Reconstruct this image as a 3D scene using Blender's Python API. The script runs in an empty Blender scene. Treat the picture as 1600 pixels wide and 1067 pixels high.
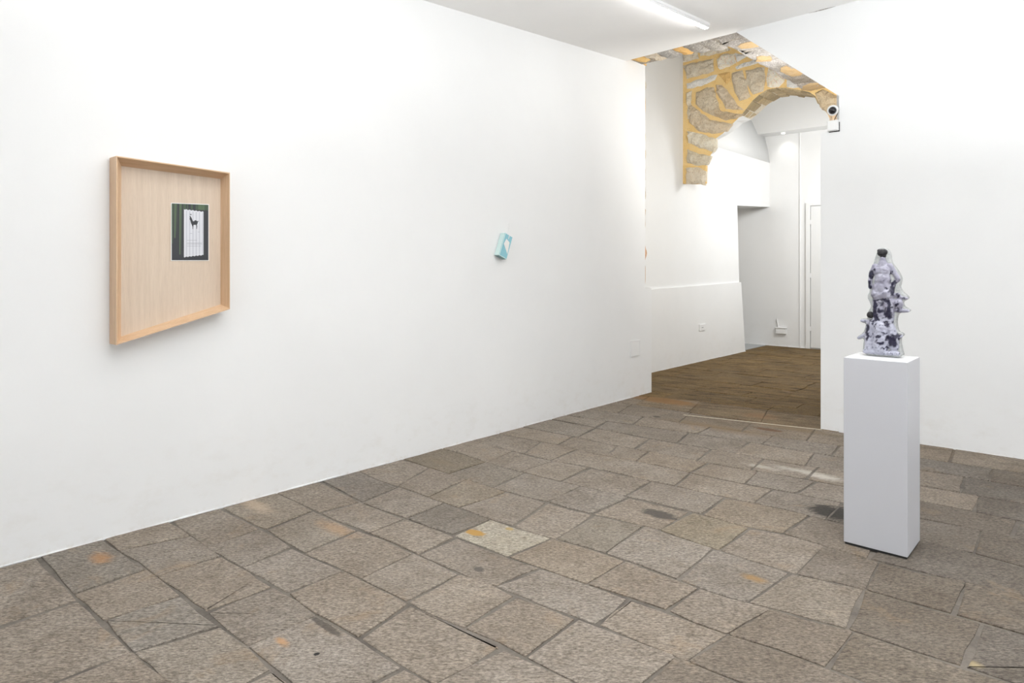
import bpy, bmesh, math, random
from mathutils import Vector, noise
from mathutils.geometry import delaunay_2d_cdt

# ------------------------------------------------------------------ camera, light, exposure
sc = bpy.context.scene
COL = sc.collection
F, HY, CX, CH = 1040.0, 418.0, 800.0, 1.6
AX, AY = 0.67171495, 0.74080971           # room axes seen from the camera
cam_d = bpy.data.cameras.new('camera')
cam = bpy.data.objects.new('camera', cam_d)
COL.objects.link(cam)
cam.location = (0, 0, CH)
cam.rotation_euler = (math.pi / 2, 0, math.atan2(AX, AY))
cam_d.sensor_width = 36
cam_d.lens = F / 1600 * 36
cam_d.shift_y = -(1067 / 2 - HY) / 1600
cam_d.clip_start = 0.05
sc.camera = cam
sc.view_settings.view_transform = 'Standard'
sc.view_settings.look = 'None'
sc.view_settings.gamma = 1
sc.view_settings.use_curve_mapping = False
sc.view_settings.exposure = 0.0
w = bpy.data.worlds.new('world')
sc.world = w
w.use_nodes = True
w.node_tree.nodes['Background'].inputs[0].default_value = (0.85, 0.92, 1, 1)
w.node_tree.nodes['Background'].inputs[1].default_value = 0.6


def area(name, loc, target, sx, sy, power, color):
    d = bpy.data.lights.new(name, 'AREA')
    d.shape = 'RECTANGLE'
    d.size, d.size_y, d.energy, d.color = sx, sy, power, color
    o = bpy.data.objects.new(name, d)
    COL.objects.link(o)
    o.location = loc
    o.rotation_euler = (Vector(target) - Vector(loc)).to_track_quat('-Z', 'Y').to_euler()
    return o


TUBE_E = 27.0
area('shopfront_daylight', (-0.9, -3.3, 1.6), (-2.4, 7, 0.7), 3.4, 2.6, 45, (0.92, 0.965, 1.0))
area('ceiling_fill_light', (-1.7, 1.5, 2.85), (-1.69, 1.5, 4.1), 1.5, 1.5, 92, (0.945, 0.975, 1.0))  # added fill without a fitting, aimed up to brighten the ceiling
area('ceiling_fill_right', (0.0, 3.7, 2.45), (-0.01, 3.7, 4.1), 1.5, 1.5, 182, (0.945, 0.975, 1.0))  # second added ceiling fill, out of frame, no real fixture
area('side_fill_light', (4.1, 2.8, 1.6), (-4.4, 4.2, 0.8), 3.6, 2.4, 140, (0.95, 0.98, 1.0))  # added fill at the far right wall, evens out the left wall; no window
area('passage_lamp_light', (-2.35, 8.7, 3.6), (-5.2, 9.6, 0.9), 1.6, 0.3, 14, (0.98, 0.99, 1.0))
area('arch_fill_light', (-2.3, 7.5, 3.1), (-4.2, 10.2, 3.9), 0.7, 0.3, 60, (1.0, 0.985, 0.95))  # hidden fill added behind the arch wall to brighten the arch stones
area('back_passage_light', (-2.5, 11.6, 3.6), (-4.7, 13.0, 1.2), 1.2, 0.8, 98, (0.96, 0.98, 1.0))
area('side_corridor_light', (-6.4, 12.4, 3.0), (-6.2, 13.0, 0.0), 0.5, 0.5, 5, (1.0, 0.93, 0.85))
sp = bpy.data.lights.new('wall_wash_spot', 'SPOT')
sp.energy, sp.spot_size, sp.spot_blend, sp.shadow_soft_size = 4.5, math.radians(110), 1.0, 0.04
sp.color = (1, 0.98, 0.95)
spo = bpy.data.objects.new('wall_wash_spot', sp)
COL.objects.link(spo)

# ------------------------------------------------------------------ pixel to room helpers


def ray(px, py):
    x, z = (px - CX) / F, (HY - py) / F
    return Vector((x * AY - AX, x * AX + AY, z))


def on_u(px, py, u):
    d = ray(px, py)
    t = u / d.x
    return Vector((u, d.y * t, CH + d.z * t))


def on_v(px, py, v):
    d = ray(px, py)
    t = v / d.y
    return Vector((d.x * t, v, CH + d.z * t))


def on_z(px, py, z=0.0):
    d = ray(px, py)
    t = (z - CH) / d.z
    return Vector((d.x * t, d.y * t, z))


# ------------------------------------------------------------------ mesh helpers
def mk(name, verts, faces, m=None, parent=None, smooth=False, **props):
    me = bpy.data.meshes.new(name)
    me.from_pydata([tuple(v) for v in verts], [], faces)
    bm = bmesh.new()
    bm.from_mesh(me)
    bmesh.ops.recalc_face_normals(bm, faces=bm.faces)
    bm.to_mesh(me)
    bm.free()
    return link(name, me, m, parent, smooth, **props)


def link(name, me, m=None, parent=None, smooth=False, **props):
    if m is not None and not me.materials:
        me.materials.append(m)
    if smooth:
        for p in me.polygons:
            p.use_smooth = True
    o = bpy.data.objects.new(name, me)
    COL.objects.link(o)
    o.parent = parent
    if parent is not None and parent.type == 'EMPTY' and parent.get('_loc'):
        o.matrix_parent_inverse = parent.matrix_basis.inverted()
    for k, v in props.items():
        o[k] = v
    return o


def empty(name, loc, label, cat, group=None):
    o = bpy.data.objects.new(name, None)
    COL.objects.link(o)
    o.location = loc
    o['_loc'] = 1
    o['label'] = label
    o['category'] = cat
    if group:
        o['group'] = group
    return o


def box_g(x0, x1, y0, y1, z0, z1):
    v = [(x0, y0, z0), (x1, y0, z0), (x1, y1, z0), (x0, y1, z0), (x0, y0, z1), (x1, y0, z1), (x1, y1, z1), (x0, y1, z1)]
    f = [(0, 3, 2, 1), (4, 5, 6, 7), (0, 1, 5, 4), (1, 2, 6, 5), (2, 3, 7, 6), (3, 0, 4, 7)]
    return v, f


def bevel_me(me, w_, seg=2, ang=math.radians(40)):
    bm = bmesh.new()
    bm.from_mesh(me)
    es = [e for e in bm.edges if len(e.link_faces) == 2 and e.calc_face_angle(0) > ang]
    bmesh.ops.bevel(bm, geom=es, offset=w_, segments=seg, profile=0.5, affect='EDGES')
    bm.to_mesh(me)
    bm.free()


def box(name, b, m, parent=None, bev=0.0, seg=2, **props):
    v, f = box_g(*b)
    o = mk(name, v, f, m, parent, **props)
    if bev:
        bevel_me(o.data, bev, seg)
    return o


def prism(name, front, back, m, parent=None, **props):
    """front and back: matching closed loops of points."""
    n = len(front)
    v = list(front) + list(back)
    f = [tuple(range(n)), tuple(range(2 * n - 1, n - 1, -1))]
    f += [(i, (i + 1) % n, n + (i + 1) % n, n + i) for i in range(n)]
    return mk(name, v, f, m, parent, **props)


def strand(name, pts, r, m, parent):
    V, Fc = [], []
    for i, p in enumerate(pts):
        d = (pts[min(i + 1, len(pts) - 1)] - pts[max(i - 1, 0)]).normalized()
        a_ = d.orthogonal().normalized()
        b_ = d.cross(a_)
        V += [p + (a_ * math.cos(k * math.pi / 3) + b_ * math.sin(k * math.pi / 3)) * r for k in range(6)]
    for i in range(len(pts) - 1):
        Fc += [(6 * i + k, 6 * i + (k + 1) % 6, 6 * i + 6 + (k + 1) % 6, 6 * i + 6 + k) for k in range(6)]
    Fc += [tuple(range(6)), tuple(range(len(V) - 1, len(V) - 7, -1))]
    return mk(name, V, Fc, m, parent, smooth=True)


# ------------------------------------------------------------------ materials
def mat(name, base=(0.8, 0.8, 0.8), rough=0.6, **kw):
    m = bpy.data.materials.new(name)
    m.use_nodes = True
    nt = m.node_tree
    p = nt.nodes['Principled BSDF']
    p.inputs['Base Color'].default_value = (*base, 1)
    p.inputs['Roughness'].default_value = rough
    for k, v in kw.items():
        p.inputs[k].default_value = v
    return m, nt, p


def node(nt, t, **kw):
    n = nt.nodes.new(t)
    for k, v in kw.items():
        if k in n.inputs.keys():
            n.inputs[k].default_value = v
        else:
            setattr(n, k, v)
    return n


def noise_n(nt, vec, scale, detail=4, rough=0.55, dist=0.0):
    n = nt.nodes.new('ShaderNodeTexNoise')
    n.inputs['Scale'].default_value = scale
    n.inputs['Detail'].default_value = detail
    n.inputs['Roughness'].default_value = rough
    n.inputs['Distortion'].default_value = dist
    nt.links.new(vec, n.inputs['Vector'])
    return n


def mixc(nt, fac, a, b, mode='MIX'):
    n = nt.nodes.new('ShaderNodeMix')
    n.data_type = 'RGBA'
    n.blend_type = mode
    for s, i in ((fac, 0), (a, 6), (b, 7)):
        if isinstance(s, (int, float)):
            n.inputs[i].default_value = s
        elif isinstance(s, tuple):
            n.inputs[i].default_value = (*s, 1) if len(s) == 3 else s
        else:
            nt.links.new(s, n.inputs[i])
    return n.outputs[2]


def rng(nt, val, a, b, c=0.0, d=1.0, smooth=False):
    n = nt.nodes.new('ShaderNodeMapRange')
    if smooth:
        n.interpolation_type = 'SMOOTHSTEP'
    nt.links.new(val, n.inputs[0])
    for i, x in enumerate((a, b, c, d)):
        n.inputs[i + 1].default_value = x
    return n.outputs[0]


def mth(nt, op, a, b=None):
    n = nt.nodes.new('ShaderNodeMath')
    n.operation = op
    for i, s in enumerate((a, b)):
        if s is None:
            continue
        if isinstance(s, (int, float)):
            n.inputs[i].default_value = s
        else:
            nt.links.new(s, n.inputs[i])
    return n.outputs[0]


def bump(nt, p, height, dist=0.01, strength=1.0):
    b = nt.nodes.new('ShaderNodeBump')
    b.inputs['Distance'].default_value = dist
    b.inputs['Strength'].default_value = strength
    nt.links.new(height, b.inputs['Height'])
    nt.links.new(b.outputs[0], p.inputs['Normal'])


def grain(nt, vec, along, across, ang=0.737):
    n = nt.nodes.new('ShaderNodeMapping')
    n.vector_type = 'TEXTURE'
    n.inputs['Scale'].default_value = (along, across, 1)
    n.inputs['Rotation'].default_value = (0, 0, ang)
    nt.links.new(vec, n.inputs['Vector'])
    return n.outputs[0]


def wpos(nt):
    return nt.nodes.new('ShaderNodeNewGeometry').outputs['Position']


def mapped(nt, vec, scale=(1, 1, 1), rot=(0, 0, 0)):
    n = nt.nodes.new('ShaderNodeMapping')
    n.inputs['Scale'].default_value = scale
    n.inputs['Rotation'].default_value = rot
    nt.links.new(vec, n.inputs['Vector'])
    return n.outputs[0]


def plaster(name, base, scuff=0.0):
    m, nt, p = mat(name, base, 0.75)
    g = wpos(nt)
    a = noise_n(nt, g, 1.3, 3)
    b = noise_n(nt, g, 9, 5)
    c = mixc(nt, rng(nt, a.outputs[0], 0.35, 0.7, 0, 1), tuple(x * 0.975 for x in base), base)
    if scuff:
        sep = node(nt, 'ShaderNodeSeparateXYZ')
        nt.links.new(g, sep.inputs[0])
        low = rng(nt, sep.outputs[2], 0.0, 0.75, 1, 0, True)
        n2 = noise_n(nt, mapped(nt, g, (1, 1, 1.6)), 5, 6, 0.7)
        f = mth(nt, 'MULTIPLY', low, rng(nt, n2.outputs[0], 0.5, 0.75, 0, scuff))
        c = mixc(nt, f, c, (0.66, 0.63, 0.58))
        low2 = rng(nt, sep.outputs[2], 0.0, 0.04, 1, 0, True)
        n3 = noise_n(nt, g, 22, 4, 0.7)
        c = mixc(nt, mth(nt, 'MULTIPLY', low2, rng(nt, n3.outputs[0], 0.5, 0.65, 0, 0.45)), c, (0.6, 0.55, 0.48))
    nt.links.new(c, p.inputs['Base Color'])
    h = mth(nt, 'ADD', mth(nt, 'MULTIPLY', a.outputs[0], 1.0), mth(nt, 'MULTIPLY', b.outputs[0], 0.12))
    bump(nt, p, h, 0.025, 0.35)
    return m


M_WALL = plaster('white_plaster', (0.81, 0.812, 0.81), 0.35)
M_WALL2 = plaster('passage_plaster', (0.80, 0.80, 0.79), 0.25)
M_CEIL = plaster('ceiling_plaster', (0.90, 0.89, 0.875))


def stone_floor_mat():
    m, nt, p = mat('basalt_slabs', (0.3, 0.27, 0.24), 0.62)
    g = wpos(nt)
    oi = nt.nodes.new('ShaderNodeObjectInfo')
    base = oi.outputs['Color']
    # broad cloudiness
    n1 = noise_n(nt, g, 2.2, 4, 0.6)
    c = mixc(nt, rng(nt, n1.outputs[0], 0.3, 0.7, 0, 1), base, mixc(nt, 1.0, base, (0.77, 0.74, 0.70), 'MULTIPLY'))
    n5 = noise_n(nt, g, 7.5, 5, 0.65, 0.4)
    c = mixc(nt, rng(nt, n5.outputs[0], 0.42, 0.30, 0, 0.55), c, mixc(nt, 1.0, c, (1.3, 1.27, 1.22), 'MULTIPLY'))
    c = mixc(nt, rng(nt, n5.outputs[0], 0.52, 0.68, 0, 0.55), c, mixc(nt, 1.0, c, (0.72, 0.69, 0.65), 'MULTIPLY'))
    # dark worn streaks of the passage paving
    sx = node(nt, 'ShaderNodeSeparateXYZ')
    nt.links.new(g, sx.inputs[0])
    n6 = noise_n(nt, grain(nt, g, 2.2, 0.42, 0.25), 4.5, 7, 0.72, 0.3)
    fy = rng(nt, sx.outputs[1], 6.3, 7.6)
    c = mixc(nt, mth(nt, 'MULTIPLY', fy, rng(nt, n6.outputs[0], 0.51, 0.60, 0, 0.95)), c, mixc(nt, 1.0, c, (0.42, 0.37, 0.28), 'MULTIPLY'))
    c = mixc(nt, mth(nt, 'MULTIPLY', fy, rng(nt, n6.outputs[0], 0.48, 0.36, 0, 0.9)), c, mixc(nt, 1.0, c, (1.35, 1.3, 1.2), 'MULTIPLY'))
    # fine chiselled grain: dark pits and pale grains, slightly drawn along one way
    gm = grain(nt, g, 1.9, 0.9)
    n2 = noise_n(nt, gm, 90, 4, 0.75)
    c = mixc(nt, rng(nt, n2.outputs[0], 0.50, 0.68, 0, 0.85), c, mixc(nt, 1.0, c, (1.75, 1.73, 1.70), 'MULTIPLY'))
    c = mixc(nt, rng(nt, n2.outputs[0], 0.5, 0.34, 0, 0.85), c, mixc(nt, 1.0, c, (0.42, 0.39, 0.37), 'MULTIPLY'))
    n4 = noise_n(nt, grain(nt, g, 1.7, 0.55), 20, 7, 0.78)
    c = mixc(nt, rng(nt, n4.outputs[0], 0.50, 0.68, 0, 0.8), c, mixc(nt, 1.0, c, (0.58, 0.56, 0.54), 'MULTIPLY'))
    c = mixc(nt, rng(nt, n4.outputs[0], 0.47, 0.28, 0, 0.45), c, mixc(nt, 1.0, c, (1.35, 1.33, 1.3), 'MULTIPLY'))
    # warm iron stains
    n3 = noise_n(nt, g, 3.3, 5, 0.7, 0.6)
    c = mixc(nt, rng(nt, n3.outputs[0], 0.58, 0.75, 0, 0.45), c, (0.32, 0.22, 0.13))
    # individual marks: (x, y, rx, ry, colour, strength)
    for px, py, rx, ry, colr, st in MARKS:
        q = on_z(px, py)
        vm = nt.nodes.new('ShaderNodeMapping')
        vm.vector_type = 'POINT'
        nt.links.new(g, vm.inputs['Vector'])
        vm.inputs['Location'].default_value = (-q.x / rx, -q.y / ry, 0)
        vm.inputs['Scale'].default_value = (1 / rx, 1 / ry, 0.0)
        ln = nt.nodes.new('ShaderNodeVectorMath')
        ln.operation = 'LENGTH'
        nt.links.new(vm.outputs[0], ln.inputs[0])
        d = mth(nt, 'ADD', ln.outputs['Value'], mth(nt, 'MULTIPLY', mth(nt, 'SUBTRACT', n4.outputs[0], 0.5), 2.2))
        c = mixc(nt, rng(nt, d, *((1.1, 0.8) if st >= .8 else (1.25, 0.35)), 0, st), c, colr)
    nt.links.new(c, p.inputs['Base Color'])
    h = mth(nt, 'ADD', mth(nt, 'MULTIPLY', n2.outputs[0], 0.35), n4.outputs[0])
    bump(nt, p, h, 0.010, 0.6)
    p.inputs['Roughness'].default_value = 0.75
    p.inputs['Specular IOR Level'].default_value = 0.22
    return m


MARKS = [
    (742, 832, 0.075, 0.040, (0.42, 0.24, 0.06), 0.95),
    (796, 826, 0.03, 0.02, (0.38, 0.27, 0.10), 0.8),
    (158, 872, 0.10, 0.05, (0.42, 0.21, 0.08), 0.65),
    (525, 826, 0.20, 0.06, (0.42, 0.26, 0.14), 0.5),
    (400, 790, 0.22, 0.06, (0.55, 0.42, 0.30), 0.5),
    (441, 1003, 0.05, 0.02, (0.5, 0.27, 0.12), 0.7),
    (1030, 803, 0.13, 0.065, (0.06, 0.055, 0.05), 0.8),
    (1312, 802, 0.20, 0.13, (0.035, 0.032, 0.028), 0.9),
    (1178, 903, 0.07, 0.035, (0.33, 0.19, 0.06), 0.7),
    (1262, 738, 0.30, 0.06, (0.50, 0.46, 0.40), 0.7),
    (1190, 729, 0.16, 0.05, (0.46, 0.42, 0.36), 0.7),
    (1288, 746, 0.13, 0.06, (0.55, 0.50, 0.44), 0.7),
    (1037, 626, 0.42, 0.16, (0.24, 0.125, 0.04), 0.8),
    (1200, 671, 0.14, 0.05, (0.13, 0.06, 0.025), 0.8),
    (1120, 668, 0.55, 0.12, (0.22, 0.155, 0.09), 0.7),
    (1230, 668, 0.45, 0.10, (0.21, 0.15, 0.085), 0.7),
    (1187, 650, 0.20, 0.15, (0.26, 0.15, 0.075), 0.6),
    (510, 979, 0.13, 0.02, (0.07, 0.06, 0.05), 0.8),
    (495, 1022, 0.012, 0.012, (0.01, 0.01, 0.01), 0.95),
    (748, 889, 0.035, 0.025, (0.09, 0.08, 0.07), 0.8),
    (770, 718, 0.16, 0.06, (0.20, 0.16, 0.12), 0.5),
    (690, 722, 0.20, 0.06, (0.22, 0.175, 0.12), 0.6),
    (1026, 651, 0.05, 0.03, (0.06, 0.05, 0.04), 0.8),
    (1520, 1037, 0.035, 0.03, (0.45, 0.36, 0.2), 0.7),
]
M_STONE = stone_floor_mat()


def mortar_mat():
    m, nt, p = mat('joint_mortar', (0.22, 0.2, 0.175), 0.9)
    g = wpos(nt)
    n = noise_n(nt, g, 3.2, 6, 0.75)
    n2 = noise_n(nt, g, 70, 3, 0.7)
    c = mixc(nt, rng(nt, n.outputs[0], 0.35, 0.65), (0.085, 0.071, 0.058), (0.215, 0.186, 0.155))
    c = mixc(nt, rng(nt, n2.outputs[0], 0.4, 0.7, 0, 0.4), c, (0.12, 0.11, 0.1))
    sep = node(nt, 'ShaderNodeSeparateXYZ')
    nt.links.new(g, sep.inputs[0])
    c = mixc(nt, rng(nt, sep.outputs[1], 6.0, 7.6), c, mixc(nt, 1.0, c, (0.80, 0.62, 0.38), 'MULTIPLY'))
    nt.links.new(c, p.inputs['Base Color'])
    bump(nt, p, n2.outputs[0], 0.006, 0.6)
    return m


M_MORTAR = mortar_mat()


def rubble_mat(name, c1, c2, c3, bumpd=0.05, sc1=16):
    m, nt, p = mat(name, c1, 0.85)
    g = wpos(nt)
    n = noise_n(nt, g, sc1, 6, 0.72, 0.3)
    n2 = noise_n(nt, g, 60, 4, 0.75)
    n3 = noise_n(nt, g, 6, 4, 0.6)
    c = mixc(nt, rng(nt, n3.outputs[0], 0.4, 0.62), c1, c2)
    c = mixc(nt, rng(nt, n.outputs[0], 0.52, 0.70, 0, 0.6), c, c3)
    c = mixc(nt, rng(nt, n2.outputs[0], 0.57, 0.68, 0, 0.75), c, tuple(x * 0.4 for x in c3))
    c = mixc(nt, rng(nt, n2.outputs[0], 0.47, 0.36, 0, 0.8), c, (0.90, 0.87, 0.80) if c1[2] > .3 else c1)
    oi = nt.nodes.new('ShaderNodeObjectInfo')
    c = mixc(nt, 1.0, c, oi.outputs['Color'], 'MULTIPLY')
    nt.links.new(c, p.inputs['Base Color'])
    h = mth(nt, 'ADD', n.outputs[0], mth(nt, 'MULTIPLY', n2.outputs[0], 0.5))
    bump(nt, p, h, bumpd, 1.0)
    return m


M_TUFA = rubble_mat('tufa_stone', (0.88, 0.81, 0.68), (0.84, 0.74, 0.58), (0.50, 0.37, 0.22), 0.035, 20)
M_YMORT = rubble_mat('ochre_mortar', (0.86, 0.60, 0.25), (0.88, 0.64, 0.30), (0.80, 0.50, 0.18), 0.012, 9)
M_WHITEST = rubble_mat('limewashed_stone', (0.78, 0.76, 0.72), (0.80, 0.78, 0.74), (0.62, 0.56, 0.46), 0.012)
M_GREYST = rubble_mat('grey_rubble', (0.52, 0.49, 0.46), (0.40, 0.37, 0.33), (0.20, 0.17, 0.14), 0.03)


def wood(name, c1, c2, axis='z'):
    m, nt, p = mat(name, c1, 0.5)
    tc = nt.nodes.new('ShaderNodeTexCoord')
    s = {'z': (14, 14, 0.7), 'y': (14, 0.7, 14)}[axis]
    n = noise_n(nt, mapped(nt, tc.outputs['Object'], s), 3.0, 6, 0.65, 0.5)
    n2 = noise_n(nt, mapped(nt, tc.outputs['Object'], tuple(x * 5 for x in s)), 4.0, 3, 0.6)
    c = mixc(nt, rng(nt, n.outputs[0], 0.36, 0.66), c1, c2)
    c = mixc(nt, rng(nt, n2.outputs[0], 0.5, 0.7, 0, 0.25), c, tuple(x * 0.7 for x in c2))
    nt.links.new(c, p.inputs['Base Color'])
    bump(nt, p, n2.outputs[0], 0.001, 0.3)
    return m


M_OAK_V = wood('ash_rail_upright', (0.70, 0.49, 0.32), (0.60, 0.40, 0.24), 'z')
M_OAK_H = wood('ash_rail_level', (0.70, 0.49, 0.32), (0.60, 0.40, 0.24), 'y')
M_VENEER = wood('ash_veneer', (0.64, 0.525, 0.415), (0.58, 0.465, 0.36), 'z')
M_LAMP = mat('lamp_housing', (0.78, 0.78, 0.78), 0.4)[0]
M_DIFF, _nt, _p = mat('lamp_diffuser', (1, 1, 1), 0.4)
_p.inputs['Emission Color'].default_value = (1, 0.985, 0.96, 1)
_p.inputs['Emission Strength'].default_value = TUBE_E
M_SPOT, _nt, _p = mat('spot_glass', (1, 1, 1), 0.4)
_p.inputs['Emission Color'].default_value = (1, 0.98, 0.94, 1)
_p.inputs['Emission Strength'].default_value = 6
M_WPLAST = mat('white_plastic', (0.78, 0.78, 0.77), 0.35)[0]
M_BLACK = mat('black_plastic', (0.01, 0.01, 0.012), 0.12)[0]
M_CABLE = mat('black_cable', (0.02, 0.02, 0.02), 0.5)[0]
M_DOOR = mat('white_door_paint', (0.76, 0.76, 0.75), 0.45)[0]
M_TILE = mat('grey_corridor_tile', (0.36, 0.37, 0.37), 0.5)[0]

# ------------------------------------------------------------------ main levels
UA = -4.414                     # left wall
UC = -5.27                      # passage left wall
UR = 4.2                        # far right wall, out of frame
VN = -3.6                       # shopfront wall behind the camera
VD = 13.7                       # end wall of the passage
P1 = 10.0                       # stone arch plane


def vb(u):                      # arch wall, front face
    return 6.909 + 0.0187 * (u + 4.414)


def zc(u, v):                   # ceiling
    return 4.17 + 0.067 * (v - 6.95) + 0.017 * (u + 1.2)


# ------------------------------------------------------------------ floor
fl = box('floor', (-7.4, UR + .3, VN - .3, VD + .3, -0.30, -0.0065), M_MORTAR, kind='structure')

LP = {
    2: [(62, 872), (112, 925), (162, 972), (205, 1017), (235, 1035)],
    3: [(185, 860), (225, 885), (282, 927), (345, 977), (385, 1007), (427, 1045)],
    4: [(267, 815), (327, 857), (465, 937), (500, 965), (550, 990), (610, 1032), (652, 1052)],
    5: [(350, 795), (387, 815), (422, 832), (450, 850), (487, 870), (530, 887), (660, 952), (722, 980), (800, 1017), (850, 1042), (900, 1065)],
    6: [(445, 775), (480, 792), (550, 825), (585, 835), (717, 896), (762, 910), (807, 930), (885, 960), (930, 975), (1020, 1012), (1062, 1027), (1130, 1055)],
    7: [(500, 752), (570, 787), (612, 802), (710, 837), (750, 852), (800, 873), (855, 890), (925, 915), (970, 930), (1050, 957), (1110, 982), (1237, 1020), (1330, 1060)],
    8: [(560, 735), (582, 746), (640, 766), (767, 811), (820, 828), (860, 840), (935, 860), (1112, 925), (1155, 937), (1237, 960), (1325, 982), (1432, 1017), (1501, 1041), (1556, 1057)],
    9: [(640, 720), (725, 748), (787, 767), (850, 783), (900, 797), (1025, 825), (1087, 848), (1124, 859), (1225, 892), (1348, 919), (1469, 954), (1600, 991)],
    10: [(690, 700), (745, 715), (766, 724), (855, 747), (935, 765), (977, 775), (1050, 792), (1100, 804), (1169, 824), (1221, 832), (1425, 893), (1530, 912), (1600, 932)],
    11: [(754, 692), (794, 703), (861, 719), (940, 733), (1000, 748), (1076, 763), (1132, 777), (1190, 787), (1268, 805), (1309, 817), (1461, 845), (1600, 888)],
    12: [(799, 681), (869, 694), (932, 709), (1020, 725), (1076, 738), (1152, 754), (1206, 764), (1278, 777), (1440, 811), (1523, 825), (1600, 845)],
    13: [(839, 671), (897, 682), (962, 696), (1035, 709), (1097, 721), (1165, 733), (1227, 743), (1283, 753), (1440, 781), (1517, 798), (1600, 815)],
    14: [(860, 655), (975, 677), (1031, 688), (1112, 701), (1222, 722), (1287, 731), (1440, 759), (1504, 770), (1600, 787)],
    15: [(887, 649), (947, 658), (1022, 668), (1100, 679), (1169, 690), (1215, 699), (1294, 711), (1440, 735), (1495, 742), (1600, 761)],
    16: [(925, 640), (994, 649), (1035, 656), (1169, 675), (1265, 690), (1313, 696), (1440, 716), (1540, 730), (1600, 739)],
    17: [(967, 628), (992, 632), (1071, 643), (1121, 651), (1282, 671)],
    18: [(994, 618), (1031, 621), (1065, 624), (1100, 628), (1153, 634)],
    19: [(1020, 611), (1076, 617)],
}
JP = {   # course between line k and k+1: joints as pixel pairs (on line k, on line k+1)
    1: [((130, 1050), (205, 1018))],
    2: [((122, 926), (232, 888)), ((169, 967), (283, 930)), ((212, 1018), (345, 978)), ((330, 1095), (427, 1045))],
    3: [((200, 856), (295, 838)), ((243, 900), (345, 868)), ((330, 953), (425, 917)), ((390, 1007), (490, 963)), ((500, 1110), (600, 1060))],
    4: [((330, 852), (387, 832)), ((380, 885), (455, 855)), ((447, 927), (535, 892)), ((575, 990), (640, 943)), ((680, 1067), (785, 1012))],
    5: [((412, 828), (480, 800)), ((480, 862), (560, 828)), ((560, 905), (650, 862)), ((640, 938), (717, 896)), ((735, 975), (807, 930)),
        ((825, 1025), (900, 968)), ((1000, 1072), (1052, 1028))],
    6: [((500, 800), (565, 783)), ((575, 833), (640, 808)), ((650, 868), (715, 838)), ((775, 915), (845, 887)), ((932, 975), (982, 935)), ((1075, 1032), (1140, 990))],
    7: [((565, 785), (625, 760)), ((640, 808), (695, 785)), ((710, 835), (767, 811)), ((795, 868), (857, 843)), ((925, 907), (970, 880)),
        ((1040, 955), (1095, 918)), ((1135, 992), (1205, 950)), ((1290, 1045), (1330, 990))],
    8: [((622, 759), (672, 730)), ((670, 776), (725, 750)), ((715, 793), (787, 770)), ((800, 822), (852, 786)), ((868, 842), (925, 805)),
        ((948, 863), (1005, 822)), ((1060, 905), (1110, 860)), ((1165, 942), (1240, 890)), ((1325, 982), (1350, 922)), ((1505, 1040), (1535, 970))],
    9: [((700, 740), (757, 722)), ((770, 762), (815, 740)), ((855, 784), (905, 760)), ((925, 802), (980, 778)), ((1030, 828), (1080, 800)),
        ((1125, 858), (1172, 824)), ((1245, 895), (1290, 850)), ((1352, 922), (1372, 880)), ((1490, 958), (1510, 908))],
    10: [((762, 722), (799, 705)), ((815, 735), (863, 720)), ((880, 750), (917, 732)), ((980, 773), (1017, 752)), ((1101, 801), (1132, 778)),
         ((1223, 832), (1265, 804)), ((1360, 870), (1385, 832))],
    11: [((820, 708), (838, 692)), ((863, 718), (897, 703)), ((949, 734), (976, 720)), ((1056, 758), (1078, 739)), ((1181, 783), (1206, 765)),
         ((1290, 812), (1315, 786)), ((1525, 858), (1532, 828))],
    12: [((874, 694), (891, 683)), ((951, 710), (964, 697)), ((994, 720), (1012, 706)), ((1080, 737), (1105, 724)), ((1165, 755), (1181, 738)), ((1245, 770), (1275, 753)), ((1400, 800), (1420, 778))],
    13: [((902, 683), (922, 671)), ((992, 701), (1012, 686)), ((1090, 719), (1110, 702)), ((1175, 733), (1192, 717)), ((1260, 748), (1278, 730)), ((1522, 798), (1529, 775))],
    14: [((922, 671), (949, 658)), ((1057, 692), (1072, 677)), ((1150, 707), (1170, 691)), ((1258, 727), (1271, 708)), ((1400, 752), (1415, 732)), ((1500, 770), (1506, 745))],
    15: [((990, 663), (1005, 651)), ((1090, 677), (1110, 667)), ((1190, 694), (1205, 682)), ((1300, 711), (1310, 697)), ((1400, 727), (1410, 712)), ((1546, 751), (1551, 732))],
    16: [((965, 645), (985, 632)), ((1060, 660), (1078, 645)), ((1160, 673), (1175, 659)), ((1260, 689), (1272, 671)), ((1380, 706), (1388, 688)), ((1482, 722), (1489, 703))],
    17: [((992, 632), (1012, 620)), ((1075, 644), (1092, 628)), ((1190, 659), (1200, 640))],
    18: [((1035, 621), (1062, 612)), ((1110, 629), (1125, 616))],
}
lines = {}
for k, pts in LP.items():
    q = sorted([(p.x, p.y) for p in (on_z(*a) for a in pts)])
    n = len(q)
    mu, mv = sum(a[0] for a in q) / n, sum(a[1] for a in q) / n
    sl = sum((a[0] - mu) * (a[1] - mv) for a in q) / sum((a[0] - mu) ** 2 for a in q)
    sl = max(-0.01, min(sl, 0.09))
    q = [(q[0][0] - 3, q[0][1] - 3 * sl)] + q + [(q[-1][0] + 6, q[-1][1] + 6 * sl * 0.7)]
    lines[k] = q
R = random.Random(7)
for k, v in ((1, 0.47), (0, 0.02)):
    lines[k] = [(-9, v - .02), (-3, v), (6, v + .12)]
v = 7.70
k = 19
while v < VD - 0.2:
    v += R.uniform(0.33, 0.47)
    k += 1
    lines[k] = [(-9 + 0.5 * i, v + R.uniform(-.025, .025)) for i in range(22)]
KMAX = k


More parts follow.
